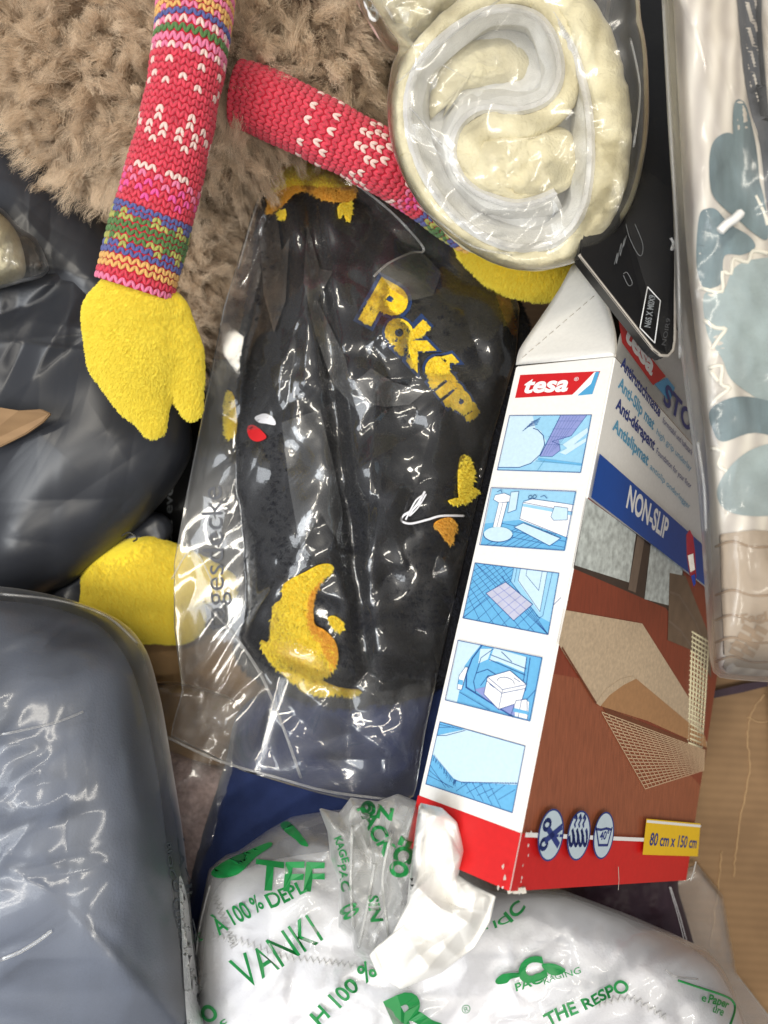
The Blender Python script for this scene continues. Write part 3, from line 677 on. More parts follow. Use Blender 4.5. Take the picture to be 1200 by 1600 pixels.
for q in ([(552, 600), (580, 575), (612, 596), (664, 612), (640, 632), (600, 636), (566, 628)], [(404, 345), (432, 330), (440, 392), (452, 372), (446, 470), (428, 520), (412, 460)],
          [(480, 350), (500, 420), (520, 424), (496, 470), (540, 560), (556, 640), (520, 600), (492, 520), (474, 440)], [(440, 660), (500, 640), (520, 720), (536, 800), (530, 850), (500, 800), (470, 860), (452, 760)],
          [(590, 424), (640, 392), (664, 398), (690, 426), (676, 462), (640, 470), (612, 452)]):
    patch(cb, q, 'fold_highlight', FOLDF, t, .0022, 14, 0)  # hazier, shinier film layers added to make the bag's wide milky highlights
text_body(cb, 'tagesdecke', (352, 985), (346, 760), 34, solid('faint_ink', (84, 86, 92), .6), t, .0, .0008)
# raised welds and folds of the film edge
cord('seam', [(430, 240), (398, 330), (372, 420)], 0, .0005, MILKY, t, cb, .001)
cord('fold', [(262, 1152), (340, 1188), (430, 1214), (520, 1238), (640, 1252)], 0, .0008, MILKY, t, cb, .001)
cord('fold', [(318, 940), (360, 985), (405, 1050), (440, 1130), (470, 1215)], 0, .0008, MILKY, t, cb, .001)
cord('fold', [(560, 290), (610, 330), (650, 372), (662, 392), (640, 396), (606, 412), (584, 432)], 0, .0007, MILKY, t, cb, .001)
cord('fold', [(268, 905), (300, 860), (330, 905), (352, 960)], 0, .0005, MILKY, t, cb, .001)

# ============================================================ tall white product box
Rm = np.array([[-0.7427821883113338, 0.6241666289564797, -0.24226151164502263], [0.039820072653225125, -0.3200127818916748, -0.9465760303535281], [-0.668347950203574, -0.7127466862238341, 0.21284543390833013]])
T0 = np.array([0.12948894857013596, 0.08757126977190673, D - 0.43027759059392134])
w1, w2, L, vr = .065, .2468, .2853, .2583
eA, eB, eC = Rm[:, 0], Rm[:, 1], Rm[:, 2]
t = thing('product_box', 'tall white, red and brown printed cardboard box of anti-slip mat with a tapered open top', 'box', Vector(T0 + eC * L))
def BX(a, b, c): return T0 + eA * a + eB * b + eC * c
v = [BX(0, 0, 0), BX(w1, 0, 0), BX(w1, w2, 0), BX(0, w2, 0), BX(0, 0, L), BX(w1, 0, L), BX(w1, w2, L), BX(0, w2, L)]
bm = bmesh.new(); q = [bm.verts.new(p) for p in v]
for fc in ((0, 1, 2, 3), (4, 5, 6, 7), (0, 1, 5, 4), (1, 2, 6, 5), (2, 3, 7, 6), (3, 0, 4, 7)): bm.faces.new([q[i] for i in fc])
bmesh.ops.recalc_face_normals(bm, faces=bm.faces[:])
bmesh.ops.bevel(bm, geom=bm.edges[:], offset=.0009, segments=3, affect='EDGES')
me = bpy.data.meshes.new('carton'); bm.to_mesh(me); bm.free(); link('carton', me, CARD, t, False)
# front panel carries on above the fold, the end flap folds in
def thick(name, pts, th, nrm, mat, parent, sub=0, bend=None):
    bm = bmesh.new(); f = bm.faces.new([bm.verts.new(p) for p in pts]); f.normal_update()
    if f.normal.dot(Vector(nrm)) < 0: f.normal_flip()
    r = bmesh.ops.extrude_face_region(bm, geom=[f])
    for e in r['geom']:
        if isinstance(e, bmesh.types.BMVert): e.co -= Vector(nrm) * th
    bmesh.ops.recalc_face_normals(bm, faces=bm.faces[:]); me = bpy.data.meshes.new(name); bm.to_mesh(me); bm.free()
    return link(name, me, mat, parent, False)
NS, NF = np.cross(eB, eC), np.cross(eC, eA)
if NS @ (np.array([0, 0, D]) - T0) < 0: NS = -NS
if NF @ (np.array([0, 0, D]) - T0) < 0: NF = -NF
thick('front_flap', [BX(.0004, .001, 0), BX(.0004, .001, -.012), BX(.0004, .012, -.055), BX(.0004, w2 - .004, -.06), BX(.0004, w2 - .001, 0)], .0008, NS if False else NF, CARD, t)
flap = [(806, 570), (811, 547), (828, 520), (850, 488), (876, 448), (900, 408), (922, 430), (938, 452), (951, 482), (960, 515), (963, 545), (961, 556)]
fz = lambda x, y: .05 - .044 * (961 - x) / 156 - .00028 * max(0, 563 - y) - .004 * math.sin(max(0, 563 - y) / 150 * math.pi)
fpts = catmull(flap, 3, False)
bm = bmesh.new(); ce = (885, 520); vs = []
for k in range(7):
    s_ = k / 6; vs.append([bm.verts.new(P(ce[0] + (x - ce[0]) * s_, ce[1] + (y - ce[1]) * s_, fz(ce[0] + (x - ce[0]) * s_, ce[1] + (y - ce[1]) * s_) + (.0006 if k < 6 else 0))) for x, y in fpts] if k else [bm.verts.new(P(*ce, fz(*ce)))])
n_ = len(fpts)
for j in range(n_): bm.faces.new((vs[0][0], vs[1][j], vs[1][(j + 1) % n_]))
for k in range(1, 6):
    for j in range(n_): bm.faces.new((vs[k][j], vs[k + 1][j], vs[k + 1][(j + 1) % n_], vs[k][(j + 1) % n_]))
bmesh.ops.recalc_face_normals(bm, faces=bm.faces[:])
if sum(fc.normal.z for fc in bm.faces) < 0: bmesh.ops.reverse_faces(bm, faces=bm.faces[:])
bmesh.ops.solidify(bm, geom=bm.faces[:], thickness=.0007)
me = bpy.data.meshes.new('end_flap'); bm.to_mesh(me); bm.free(); link('end_flap', me, CARD, t, True)
for k in range(11):
    a = np.array([816, 559]) + (np.array([932, 459]) - np.array([816, 559])) * k / 11; b = a + np.array([6.5, -5.6])
    tube('perforation', [P(a[0], a[1], fz(*a) + .0012), P(b[0], b[1], fz(*b) + .0012)], .00022, INNER, t, 4)
tube('cut_edge', [P(x, y, fz(x, y) + .0004) for x, y in catmull([(938, 452), (951, 482), (960, 515), (963, 545), (961, 557)], 5)], .0007, INNER, t, 6)

# -- side panel print
A = Panel(T0, eA, eC, t)
A.start()
A.poly([(0, vr), (w1, vr), (w1, L), (0, L)], RED, False); A.done('red_base')
A.start()
A.poly([(805, 622), (813, 586), (938, 580), (926, 615)], LOGORED)
A.poly([(893, 619), (926, 615.5), (937, 581), (929, 581.5)], WHITE)
A.poly([(903, 618.5), (926, 616), (937, 581), (932, 581)], LOGOBLUE)
A.poly([(893, 618.5), (900, 612), (912, 603), (921, 592), (926, 585), (931, 581), (924, 600), (903, 618)], WHITE)
A.text('tesa', (817, 614), (887, 611), (820, 590), WHITE, .035, .12)
A.text('®', (897, 596), (904, 595.5), (898, 590), WHITE, 0)
A.done('brand_logo')
def quadmap(c):
    c = [np.array(p, float) for p in c]
    return lambda u, v: tuple(c[0] * (1 - u) * (1 - v) + c[1] * u * (1 - v) + c[2] * u * v + c[3] * (1 - u) * v)
LW = .00028
def picture(c, draw, bg):
    m = quadmap(c); A.start(); A.poly(c, bg)
    g = lambda pts: [m(*p) for p in pts]
    draw(g); A.strokes([list(c) + [c[0]]], .0004, LINE); A.done('picture_panel')
def circ(cx, cy, rx, ry, a0=0, a1=360, n=24): return [(cx + rx * math.cos(math.radians(a0 + (a1 - a0) * k / n)), cy + ry * math.sin(math.radians(a0 + (a1 - a0) * k / n))) for k in range(n + 1)]
def pic1(g):
    A.poly(g([(0, 0), (.28, 0), (.34, .22), (.42, .28), (.50, .45), (.50, .62), (.42, .82), (.25, .94), (0, .95)]), PALE)
    A.poly(g([(.62, 0), (.94, 0), (.80, .36), (.66, .44), (.70, .62), (.62, .73), (.47, .73)]), LILAC)
    A.strokes([g([(.62 + .04 * k, .02), (.48 + .03 * k, .70 - .05 * max(k - 3, 0))]) for k in range(7)] + [g([(.58 - .03 * k, .1 + .14 * k), (.90 - .06 * k, .1 + .14 * k)]) for k in range(4)], LW * .5, LINE)
    A.strokes([g([(.94, 0), (.80, .36), (.58, .46), (.68, .52), (.70, .62), (.62, .73), (.47, .73), (.62, 0)])], LW, LINE)
    A.strokes([g([(0, .95), (.25, .94), (.38, .86), (.47, .70), (.50, .52), (.46, .36), (.38, .26), (.32, .23)])], LW * 1.6, LINE)
    A.strokes([g([(.20 + .02 * k, .28 - .04 * k), (.26 + .02 * k, .20 - .03 * k), (.36 + .005 * k, .16 - .03 * k)]) for k in range(5)], LW * 1.3, LINE)
    A.poly(g([(.46, .76), (1, .84), (1, .88), (.46, .8)]), MBLUE); A.poly(g([(.72, .52), (.98, .22), (1, .3), (.8, .6)]), PALE); A.poly(g([(.70, .66), (.99, .40), (1, .46), (.78, .7)]), PALE)
    A.strokes([g([(.44, .82), (1, .87)]), g([(.54, .80), (.48, .99)])], LW, CYANTXT)
def pic2(g):
    A.poly(g([(0, .62), (.40, .52), (1, .72), (1, 1), (0, 1)]), MBLUE)
    A.strokes([g([(.08 * k - .1, 1.0 if k < 3 else 1.0), (min(1, .08 * k + .25), .60 + .02 * (k % 3))]) for k in range(2, 10)] + [g([(.2, .60 + .1 * k), (min(1, .98), .74 + .1 * k)]) for k in range(3)], LW, LINE)
    A.poly(g([(.40, .22), (.50, .16), (1, .22), (1, .78), (.40, .52)]), WHITE)
    A.poly(g([(.40, .24), (1, .34), (1, .40), (.40, .29)]), LBLUE)
    A.strokes([g([(.40, .20), (.50, .15), (1, .22)]), g([(.40, .22), (1, .34)]), g([(.40, .22), (.40, .50), (1, .78)])], LW, LINE)
    A.poly(g([(.78, .26), (.94, .28), (.96, .48), (.80, .50), (.76, .44)]), PALE); A.strokes([g([(.78, .26), (.94, .28), (.96, .48), (.80, .50), (.76, .44), (.78, .26)])], LW, LINE)
    A.poly(g([(.06, .12), (.16, .08), (.28, .14), (.26, .22), (.12, .25), (.05, .20)]), WHITE); A.strokes([g([(.06, .12), (.16, .08), (.28, .14), (.26, .22), (.12, .25), (.05, .20), (.06, .12)])], LW, LINE)
    A.poly(g([(.12, .25), (.22, .24), (.20, .68), (.11, .68)]), WHITE); A.strokes([g([(.12, .25), (.11, .68), (.20, .68), (.22, .24)]), g([(.17, .25), (.155, .68)])], LW, LINE)
    A.poly(g([(.24, .06), (.33, .04), (.34, .36), (.25, .42)]), PALE); A.strokes([g([(.24, .06), (.33, .04), (.34, .36), (.25, .42), (.24, .06)])], LW, LINE)
    A.poly(g(circ(.19, .80, .17, .13)), PALE); A.strokes([g(circ(.19, .80, .17, .13, 0, 180))], LW * 1.6, LINE)
    A.poly(g([(.36, .66), (.46, .58), (.93, .80), (.82, .94)]), PALE); A.strokes([g([(.36, .66), (.46, .58), (.93, .80), (.82, .94), (.36, .66)])], LW * 1.3, LINE)
    A.strokes([g([(.08, .07), (.12, .03), (.14, .08)]), g(circ(.48, .13, .02, .03)), g(circ(.53, .12, .02, .03)), g([(.60, .12), (.64, .09), (.68, .14)])], LW * 1.3, LINE)
def pic3(g):
    A.strokes([g([(0, .06 + .17 * k), (.48 - .02 * k, 1.0)]) if k < 6 else [] for k in range(-3, 6)] and [g([(max(0, .1 * k - .5), max(0, .6 - .16 * k) if k < 4 else 0), (min(1, .16 * k + .2), 1)]) for k in range(0, 9)] + [g([(0, .12 * k + .14), (min(.07 * k + .12, 1), 0)]) for k in range(0, 8)] + [g([(.15 * k, 1), (.15 * k + .32, .38)]) for k in range(0, 6)], LW, LINE)
    A.poly(g([(.46, 0), (1, 0), (1, .80), (.86, .74), (.46, .24)]), LBLUE); A.poly(g([(.54, 0), (.86, 0), (.86, .68), (.54, .22)]), PALE)
    A.strokes([g([(.54, 0), (.54, .20), (.86, .66), (.86, 0)]), g([(.62, 0), (.62, .10), (.80, .32), (.80, 0)]), g([(.46, .24), (.86, .76)]), g([(.46, 0), (.46, .20), (.40, .26), (.34, .16)]), g([(.92, 0), (.90, .72), (.86, .76), (.82, .72)]), g([(.50, 0), (.50, .24)])], LW, LINE)
    A.poly(g([(.20, .50), (.40, .26), (.76, .56), (.58, .88)]), DOORMAT)
    A.strokes([g([(.20, .50), (.40, .26), (.76, .56), (.58, .88), (.20, .50)])], LW * 1.4, LINE)
    A.strokes([g([(.20 + .19 * k / 3, .50 - .24 * k / 3 + .0), (.58 + .18 * k / 3, .88 - .32 * k / 3)]) for k in range(1, 3)] + [g([(.20 + .38 * k / 5, .50 + .38 * k / 5), (.40 + .36 * k / 5, .26 + .30 * k / 5)]) for k in range(1, 5)], LW, LILAC)
def pic4(g):
    A.poly(g([(0, 0), (.26, 0), (.18, .22), (.13, .38), (.13, 1), (0, 1)]), PALE)
    A.poly(g([(.42, 0), (.82, .04), (.82, .28), (.50, .20), (.40, .22)]), PALE)
    A.poly(g([(.27, .06), (.40, .02), (.38, .2), (.28, .3)]), PALE)
    A.poly(g([(.30, .72), (.50, .58), (.92, .80), (.84, .98), (.62, .95)]), LILAC)
    A.strokes([g([(.28, 0), (.20, .24), (.17, .5), (.20, .72), (.80, 1)])], LW * 2.6, LINE)
    A.strokes([g([(.42, .02), (.30, .2), (.27, .6), (.32, .76)]), g([(.82, .04), (.84, .5), (.74, .72)]), g([(.86, .04), (.88, .56)]), g([(.40, .20), (.84, .32)]), g([(.40, .12), (.84, .22)]), g([(.28, .46), (.40, .36), (.52, .42)]), g([(.36, .64), (.42, .46), (.54, .44)]), g([(.52, .04), (.66, .16)])], LW * 1.3, LINE)
    A.poly(g([(.42, .48), (.66, .30), (.88, .46), (.86, .74), (.62, .94), (.42, .76)]), WHITE)
    A.strokes([g([(.42, .48), (.66, .30), (.88, .46), (.86, .74), (.62, .94), (.42, .76), (.42, .48), (.62, .62), (.88, .46)]), g([(.62, .62), (.62, .94)]), g([(.42, .54), (.62, .68), (.88, .52)]), g([(.46, .58), (.52, .62)]), g([(.72, .40), (.80, .44)]), g(circ(.64, .5, .1, .08, 180, 360))], LW * 1.2, LINE)
    A.poly(g([(.78, .76), (.90, .68), (.95, .72), (.97, .98), (.82, .98)]), WHITE)
    A.strokes([g([(.80, .74), (.77, 1)]), g([(.80, .74), (.92, .68), (1, .5)]), g([(.92, .68), (.97, 1)]), g([(.86, .72), (.86, 1)])], LW * 1.2, LINE)
    A.poly(g([(.79, .86), (.96, .86), (.97, .91), (.79, .92)]), MBLUE)
    A.poly(g([(.10, .56), (.15, .40), (.18, .40), (.16, .78), (.11, .78)]), WHITE); A.poly(g([(.10, .62), (.16, .62), (.16, .70), (.10, .70)]), MBLUE)
    A.strokes([g([(.10, .56), (.15, .40), (.18, .40), (.16, .78), (.11, .78), (.10, .56)]), g([(.14, .82), (.52, .98)])], LW, LINE)
def pic5(g):
    A.strokes([g([(.0, .62 + .08 * k), (.18 + .04 * k, .98 - .02 * k)]) for k in range(1, 4)] + [g([(.12 * k + .34, .96 - .02 * k), (.12 * k + .50, .70 + .04 * (k % 3) - .02 * k)]) for k in range(0, 5)] + [g([(.36 + .1 * k, .72 - .02 * k), (.56 + .1 * k, .98)]) for k in range(0, 4)] + [g([(0, .04 + .05 * k), (.26 - .1 * k, .02)]) for k in range(0, 2)], LW, LINE)
    A.poly(g([(.30, .0), (1, .0), (1, .58), (.36, .80), (.28, .78), (0, .52), (0, .22)]), PALE)
    e = [(.02, .52), (.30, .80), (.38, .80), (1, .54)]; pp = []
    for (a, b) in zip(e[:-1], e[1:]):
        for k in range(22 if b[0] < .35 or b[0] > .9 else 6):
            s_ = k / 22; x, y = a[0] + (b[0] - a[0]) * s_, a[1] + (b[1] - a[1]) * s_; l = .10 if b[0] < .4 else .035
            pp.append(g([(x, y), (x + random.uniform(-.02, .02), y + l * random.uniform(.5, 1.1))]))
    A.strokes(pp, LW * .9, LINE); A.strokes([g([(0, .22), (.10, .18), (.30, .02)]), g([(.3, .8), (.38, .8), (1, .56)])], LW * 1.2, LINE)
picture([(797, 650), (925, 649), (908, 739), (778, 735)], pic1, LBLUE)
picture([(769, 763), (901, 769), (883, 861), (751, 852)], pic2, LBLUE)
picture([(743, 880), (874, 896), (857, 992), (724, 966)], pic3, MBLUE)
picture([(717, 1001), (848, 1028), (829, 1127), (697, 1094)], pic4, MBLUE)
picture([(688, 1128), (821, 1166), (801, 1270), (666, 1225)], pic5, MBLUE)
# -- front panel print (a copy of the room photograph on the pack)
A = B = Panel(T0, eB, eC, t)
def uvx(x, y): return tuple(B.uv(x, y))
B.start()
B.poly([(0.0006, vr), (w2, vr), (w2, L), (0.0006, L)], RED, False); B.done('red_base')
B.start()
vb = B.uv(917, 776)[1]
B.poly([(.0006, vb), (w2, vb), (w2, vr), (.0006, vr)], WOODP, False)
q0 = B.uv(893, 905)[1]
B.poly([(.0006, vb), (w2, vb), (w2, q0 + .09), (.06, q0 + .045), (.0006, q0 + .05)], WOODD, False)
B.poly([(916, 778), (1066, 886), (1080, 1010), (1040, 950), (895, 888)], FRAMEP)
B.poly([(916, 778), (993, 834), (982, 910), (897, 883)], WINP)
B.poly([(1016, 850), (1066, 886), (1060, 950), (1006, 936)], WINP)
B.poly([(995, 836), (1006, 843), (992, 926), (980, 921)], FRAMEL)
B.poly([(1045, 895), (1070, 900), (1110, 1000), (1110, 1060), (1090, 1020), (1042, 1000)], SOFAP)
B.strokes([[(1046, 925), (1060, 930), (1085, 970), (1100, 1010)], [(1044, 970), (1062, 985), (1100, 1040)]], .0016, FRAMEL)
B.poly([(882, 953), (1002, 974), (1080, 1098), (1103, 1160), (1103, 1166), (1010, 1125), (940, 1102), (929, 1098), (876, 1015), (871, 1005)], RUGP)
B.poly([(940, 1104), (1103, 1168), (1100, 1190), (1020, 1150), (950, 1120)], RUGS)
B.poly([(929, 1098), (945, 1078), (968, 1062), (984, 1056), (992, 1060), (1040, 1100), (1100, 1150), (1103, 1168), (1010, 1126), (940, 1104)], RUGF)
B.poly([(929, 1098), (945, 1076), (968, 1060), (986, 1056), (992, 1060), (972, 1070), (950, 1086), (936, 1103)], RUGP)
net = [(938, 1112), (1100, 1172), (1098, 1203), (1006, 1232)]
m = quadmap(net)
ls = []
for k in range(17): ls.append([m(k / 16, 0), m(k / 16, 1)])
for k in range(21): ls.append([m(0, k / 20), m(1, k / 20)])
B.strokes(ls, .00055, NETP)
B.strokes([[(876, 1012), (929, 1098)]], .0012, RUGS)
B.done('room_picture')
B.start(30)
B.poly([uvx(931, 708), (w2 - .0005, B.uv(931, 708)[1]), (w2 - .0005, vb), (.0006, vb)] if False else [(.0006, B.uv(931, 708)[1]), (w2 - .0005, B.uv(931, 708)[1]), (w2 - .0005, vb), (.0006, vb)], BAND, False)
B.text('NON-SLIP', (973, 791), (1036, 843), (984, 761), WHITE, .03); B.done('slogan_band')
B.start()
B.poly([(965, 494), (1040, 588), (1020, 602), (972, 536)], LOGORED); B.poly([(1022, 600), (1042, 590), (1054, 606), (1046, 628), (1032, 612)], LOGOBLUE)
B.text('tesa', (975, 527), (1018, 588), (980, 497), WHITE, .04, .1); B.done('brand_logo')
B.start()
for s_, p0, p1, tp, mt in (('Antirutschmatte', (969, 572), (1030, 652), (974, 556), NAVYTXT), ('Anti-Slip mat', (965, 604), (1020, 672), (970, 588), CYANTXT),
                           ('Anti-dérapant', (961, 637), (1021, 704), (966, 620), NAVYTXT), ('Antislipmat', (956, 670), (1011, 728), (961, 653), CYANTXT),
                           ('STOP', (1035, 628), (1090, 690), (1041, 598), NAVYTXT)):
    B.text(s_, p0, p1, tp, mt, .03)
for s_, p0, p1, mt in (('formstabil und haftstark', (1034, 660), (1080, 712), NAVYTXT), ('Foundation for your floor', (1024, 708), (1078, 764), NAVYTXT), ('antislip onderlegger', (1014, 732), (1076, 796), CYANTXT), ('high grip underlay', (1024, 678), (1078, 736), CYANTXT)):
    B.text(s_, p0, p1, (p0[0] + 3, p0[1] - 8), mt, .0)
B.done('lettering')
B.start(40)
B.strokes([[(0.0006, vr), (w2 - .001, vr)]], .0022, WHITE, False)
B.done('white_rule')
def icon(cx, cy, rx, ry, draw):
    B.start(44); pts = [(cx + rx * math.cos(a) - ry * .12 * math.sin(a), cy + ry * math.sin(a)) for a in np.linspace(0, 2 * math.pi, 33)[:-1]]
    B.poly(pts, NAVYTXT); B.poly([(cx + (x - cx) * .89, cy + (y - cy) * .93) for x, y in pts], ICON); draw(cx, cy); B.done('care_symbol')
def sci(x, y):
    e = lambda cx, cy: [(cx + 5 * math.cos(a) - 1.5 * math.sin(a), cy + 7.5 * math.sin(a)) for a in np.linspace(0, 2 * math.pi, 17)]
    B.strokes([e(x - 6, y - 16), e(x - 11, y + 14)], .0022, NAVYTXT); B.strokes([[(x - 4, y - 9), (x + 11, y + 15)], [(x - 8, y + 8), (x + 16, y - 12)]], .0034, NAVYTXT); B.strokes([[(x + 6, y + 1), (x + 11, y + 1)], [(x + 14, y + 1), (x + 18, y + 1)]], .0014, NAVYTXT)
def heat(x, y):
    B.strokes([[(x - 14, y + 14)] + [(x - 12 + 7.2 * k + 3 * math.cos(a), y + 2 + 13 * math.sin(a)) for k in range(4) for a in np.linspace(math.pi, -math.pi + 2.2, 12)]], .0022, NAVYTXT)
    for k in range(3):
        xx = x - 5 + 6.5 * k; B.strokes([[(xx - 1, y - 14), (xx - 2, y - 18), (xx + 1, y - 24), (xx + .5, y - 31)], [(xx - 1.5, y - 27), (xx + .8, y - 32), (xx + 2, y - 26)]], .0014, NAVYTXT)
def wash(x, y):
    B.strokes([[(x - 12, y - 13), (x - 8, y + 15), (x + 6, y + 15), (x + 13, y - 12)], [(x - 12, y - 10), (x - 4, y - 9), (x + 4, y - 11), (x + 12, y - 9)]], .0014, NAVYTXT)
    B.text('40°', (x - 7, y + 7), (x + 7, y + 5), (x - 6.4, y - 6), NAVYTXT, .02)
icon(853, 1302, 20, 41, sci); icon(897, 1303, 18, 39, heat); icon(936, 1303, 16, 37, wash)
B.start(46)
B.poly([(1003, 1277), (1088, 1285), (1084, 1336), (997, 1333)], YEL); B.strokes([[(1004, 1281), (1088, 1289)]], .0016, WHITE)
B.text('80 cm x 150 cm', (1007, 1318), (1081, 1323), (1009, 1298), NAVYTXT, .02); B.done('size_label')
# worn card at the bottom corner and along the ridge
for k in range(12):
    c = L - random.random() ** 2 * .03; a = random.uniform(0, .004); sd = random.random() < .5
    p = BX(a, 0, c) if sd else BX(0, a, c); n = (NS if sd else NF)
    r_ = random.uniform(.0003, .0010); nn_ = []
    pn = Panel(p, eA if sd else eB, eC, t); pn.start(60 + k)
    pn.poly([(r_ * random.uniform(.4, 1.2) * math.cos(w), 1.6 * r_ * random.uniform(.4, 1.2) * math.sin(w)) for w in np.linspace(0, 6.28, 8)[:-1]], CARD if k % 3 else INNER, False); pn.done('scuff')
A = Panel(T0, eA, eC, t); B = Panel(T0, eB, eC, t)
B.start(52); B.strokes([[(961 - 3, 1352), (959, 1372), (958, 1387)]], .0007, INNER); B.done('crease'); B.start(52); B.strokes([[(1080, 1345), (1076, 1362), (1072, 1372)]], .002, CARD); B.done('crease')
for k in range(7):
    x = 790 + 4 * k + random.uniform(-2, 2); p = BX(random.uniform(0, .003), random.uniform(0, .003), L + .001)
    slab('torn_edge', [(x, 1388), (x + 7, 1386 + random.uniform(-3, 3)), (x + 9, 1394 + random.uniform(-2, 3)), (x + 2, 1397)], .106 - .0004 * k, .0012, INNER, t, bev=0)
# anti-slip lattice peeking from behind the right edge
t = thing('anti_slip_mat', 'strip of cream open-weave anti-slip mat poking out along the right side of the box', 'mat', Vector(BX(-.004, w2 + .004, .15)))
B2 = Panel(T0 - NF * .004, eB, eC, t)
def strand(a, b, r): tube('strand', [B2.at(B2.uv(*a), 0) + np.array([0, 0, 0]), B2.at((B2.uv(*a) + B2.uv(*b)) / 2, .0004), B2.at(B2.uv(*b), 0)], r, CREAMC, t, 5)
CREAMC = solid('cream_mat_foam', (222, 212, 176), .8, .08, 300, .4, 900)
ml = quadmap([(1080, 985), (1108, 1000), (1097, 1172), (1072, 1165)])
for k in range(6): strand(ml(.06 + k * .176, 0), ml(.06 + k * .176, 1), .0008)
for k in range(24): strand(ml(0, k / 24 + .01), ml(1, k / 24 + .02), .0008)

# ============================================================ cream blanket roll in clear film
t = thing('blanket_roll', 'rolled cream fleece blanket seen end on, white hem spiralling inward, in clear wrap', 'blanket', P(800, 200, -.1))
zr = .055
hem = [(840, -10), (872, 30), (898, 84), (912, 130), (920, 170), (923, 205), (924, 235), (923, 262), (920, 290), (913, 322), (896, 354), (868, 378), (830, 388), (790, 384), (748, 366), (712, 338), (680, 300), (656, 258), (642, 215), (637, 175), (640, 140), (652, 106), (680, 70), (716, 40), (758, 18), (800, 13), (838, 24), (862, 52), (874, 88), (875, 120), (862, 150), (838, 166), (808, 173), (776, 170), (748, 173), (724, 190), (710, 216), (708, 245), (718, 272), (740, 295), (772, 310), (806, 318), (840, 312), (868, 300)]
lobe = [60, 64, 66, 66, 66, 64, 62, 60, 56, 50, 44, 38, 34, 30, 30, 30, 30, 28, 27, 26, 26, 26, 27, 32, 40, 46, 46, 44, 40, 36, 38, 44, 50, 54, 56, 56, 54, 52, 50, 46, 40, 34, 28, 24]
hem_c = catmull(hem, 7); NB = len(hem_c); lw = np.interp(np.linspace(0, 1, NB), np.linspace(0, 1, len(lobe)), lobe)
tg = np.gradient(hem_c, axis=0); tg /= np.linalg.norm(tg, axis=1)[:, None]; lf = np.stack([tg[:, 1], -tg[:, 0]], 1)
zs_ = zr - .010 * np.clip((np.linspace(0, 1, NB) - .62) / .2, 0, 1)
def sweep(name, prof, mat, fuzz=0, close=False):
    """prof(i) -> list of (offset px to the left of the path, dz)"""
    v, f = [], []; m = len(prof(0))
    for i in range(NB):
        for (n, dz) in prof(i):
            q = hem_c[i] + lf[i] * n; z = zs_[i] + dz; b = P(q[0], q[1], zs_[i] if dz < -.02 else z)
            if dz < -.02: b = Vector((b.x * (1 - dz * 2.2), b.y * (1 - dz * 2.2), z)) if False else P(q[0], q[1], z)
            if fuzz: b += Vector((0, 0, fuzz * float(fbm(q[0], q[1], 26, 3, 3))))
            v.append(b)
    for i in range(NB - 1):
        for k in range(m - 1 + close): f.append((i * m + k, i * m + (k + 1) % m, (i + 1) * m + (k + 1) % m, (i + 1) * m + k))
    return mesh(name, v, f, mat, t)
def lobe_prof(i):
    w = lw[i]; h = .004 + .00017 * w; return [(3, -.09), (3, -.012)] + [(3 + (w - 3) * (1 - math.cos(a)) / 2, -.009 + h * math.sin(a) ** .6) for a in np.linspace(.12, math.pi - .05, 14)] + [(w, -.012), (w + .5, -.03), (w, -.09)]
o = sweep('fleece', lobe_prof, CREAM, .0022)
CH = hairmat('cream_pile', (204, 194, 154), (232, 225, 192), .06)
fur(o, CH, 11000, 10, .0034, .0002, clump=.6, align=(0, 0, .001), rnd=.8, rough=.3, seed=21)
sweep('hem', lambda i: [(0 + 8 * math.cos(a), -.002 + .0034 * math.sin(a)) for a in np.linspace(0, 2 * math.pi, 11)[:-1]], HEM, 0, True)
sweep('lining', lambda i: [(-3, -.001), (-9, -.004 - .001 * math.sin(i * .31)), (-17 - 3 * math.sin(i * .21), -.009 + .0015 * math.sin(i * .5)), (-27 - 4 * math.sin(i * .17), -.016 + .002 * math.sin(i * .37)), (-34, -.030), (-36, -.05)], LINING)
# overlock stitches on the hem
V, Fc = [], []
for i in range(0, NB - 1, 1):
    for s_ in (0, .5):
        c = hem_c[i] * (1 - s_) + hem_c[i + 1] * s_; z = zs_[i] + .0022
        a, b = P(*(c + lf[i] * 6), z - .002), P(*(c - lf[i] * 4 + tg[i] * 2), z - .001); m_ = P(*(c + lf[i] * 1), z + .0004); w = Vector((*tg[i], 0)) * .0005; w.y *= -1
        k = len(V); V += [a - w, a + w, m_ - w, m_ + w, b - w, b + w]; Fc += [(k, k + 1, k + 3, k + 2), (k + 2, k + 3, k + 5, k + 4)]
mesh('overlock_stitches', V, Fc, HEM, t, False, kind='stuff')
# soft core seen between the turns
Body([(650, 60), (760, 10), (860, 40), (935, 160), (925, 300), (860, 385), (740, 360), (650, 250), (630, 150)], zr - .040, .012, 3, .5, disp=lambda x, y: .006 * fbm(x, y, 60, 3, 9) + .006 * crumple(x, y, 50, 9), depth=.03).build('core', LINING, t, 100, 30)
Body([(712, 250), (750, 205), (830, 195), (890, 205), (905, 260), (880, 300), (800, 312), (725, 292)], zr - .022, .019, 3, .5, disp=lambda x, y: .003 * fbm(x, y, 35, 3, 19), depth=.03).build('inner_fold', CREAM, t, 100, 30)
Body([(690, 90), (740, 60), (800, 62), (830, 90), (820, 125), (760, 138), (710, 150), (690, 190), (670, 190), (672, 130)], zr - .034, .015, 3, .5, c=(745, 100), disp=lambda x, y: .003 * fbm(x, y, 35, 3, 29), depth=.03).build('inner_fold', CREAM, t, 100, 30)
t2 = thing('roll_wrap', 'crinkled clear plastic wrap around the cream blanket roll', 'plastic bag', P(800, 200, -.1))
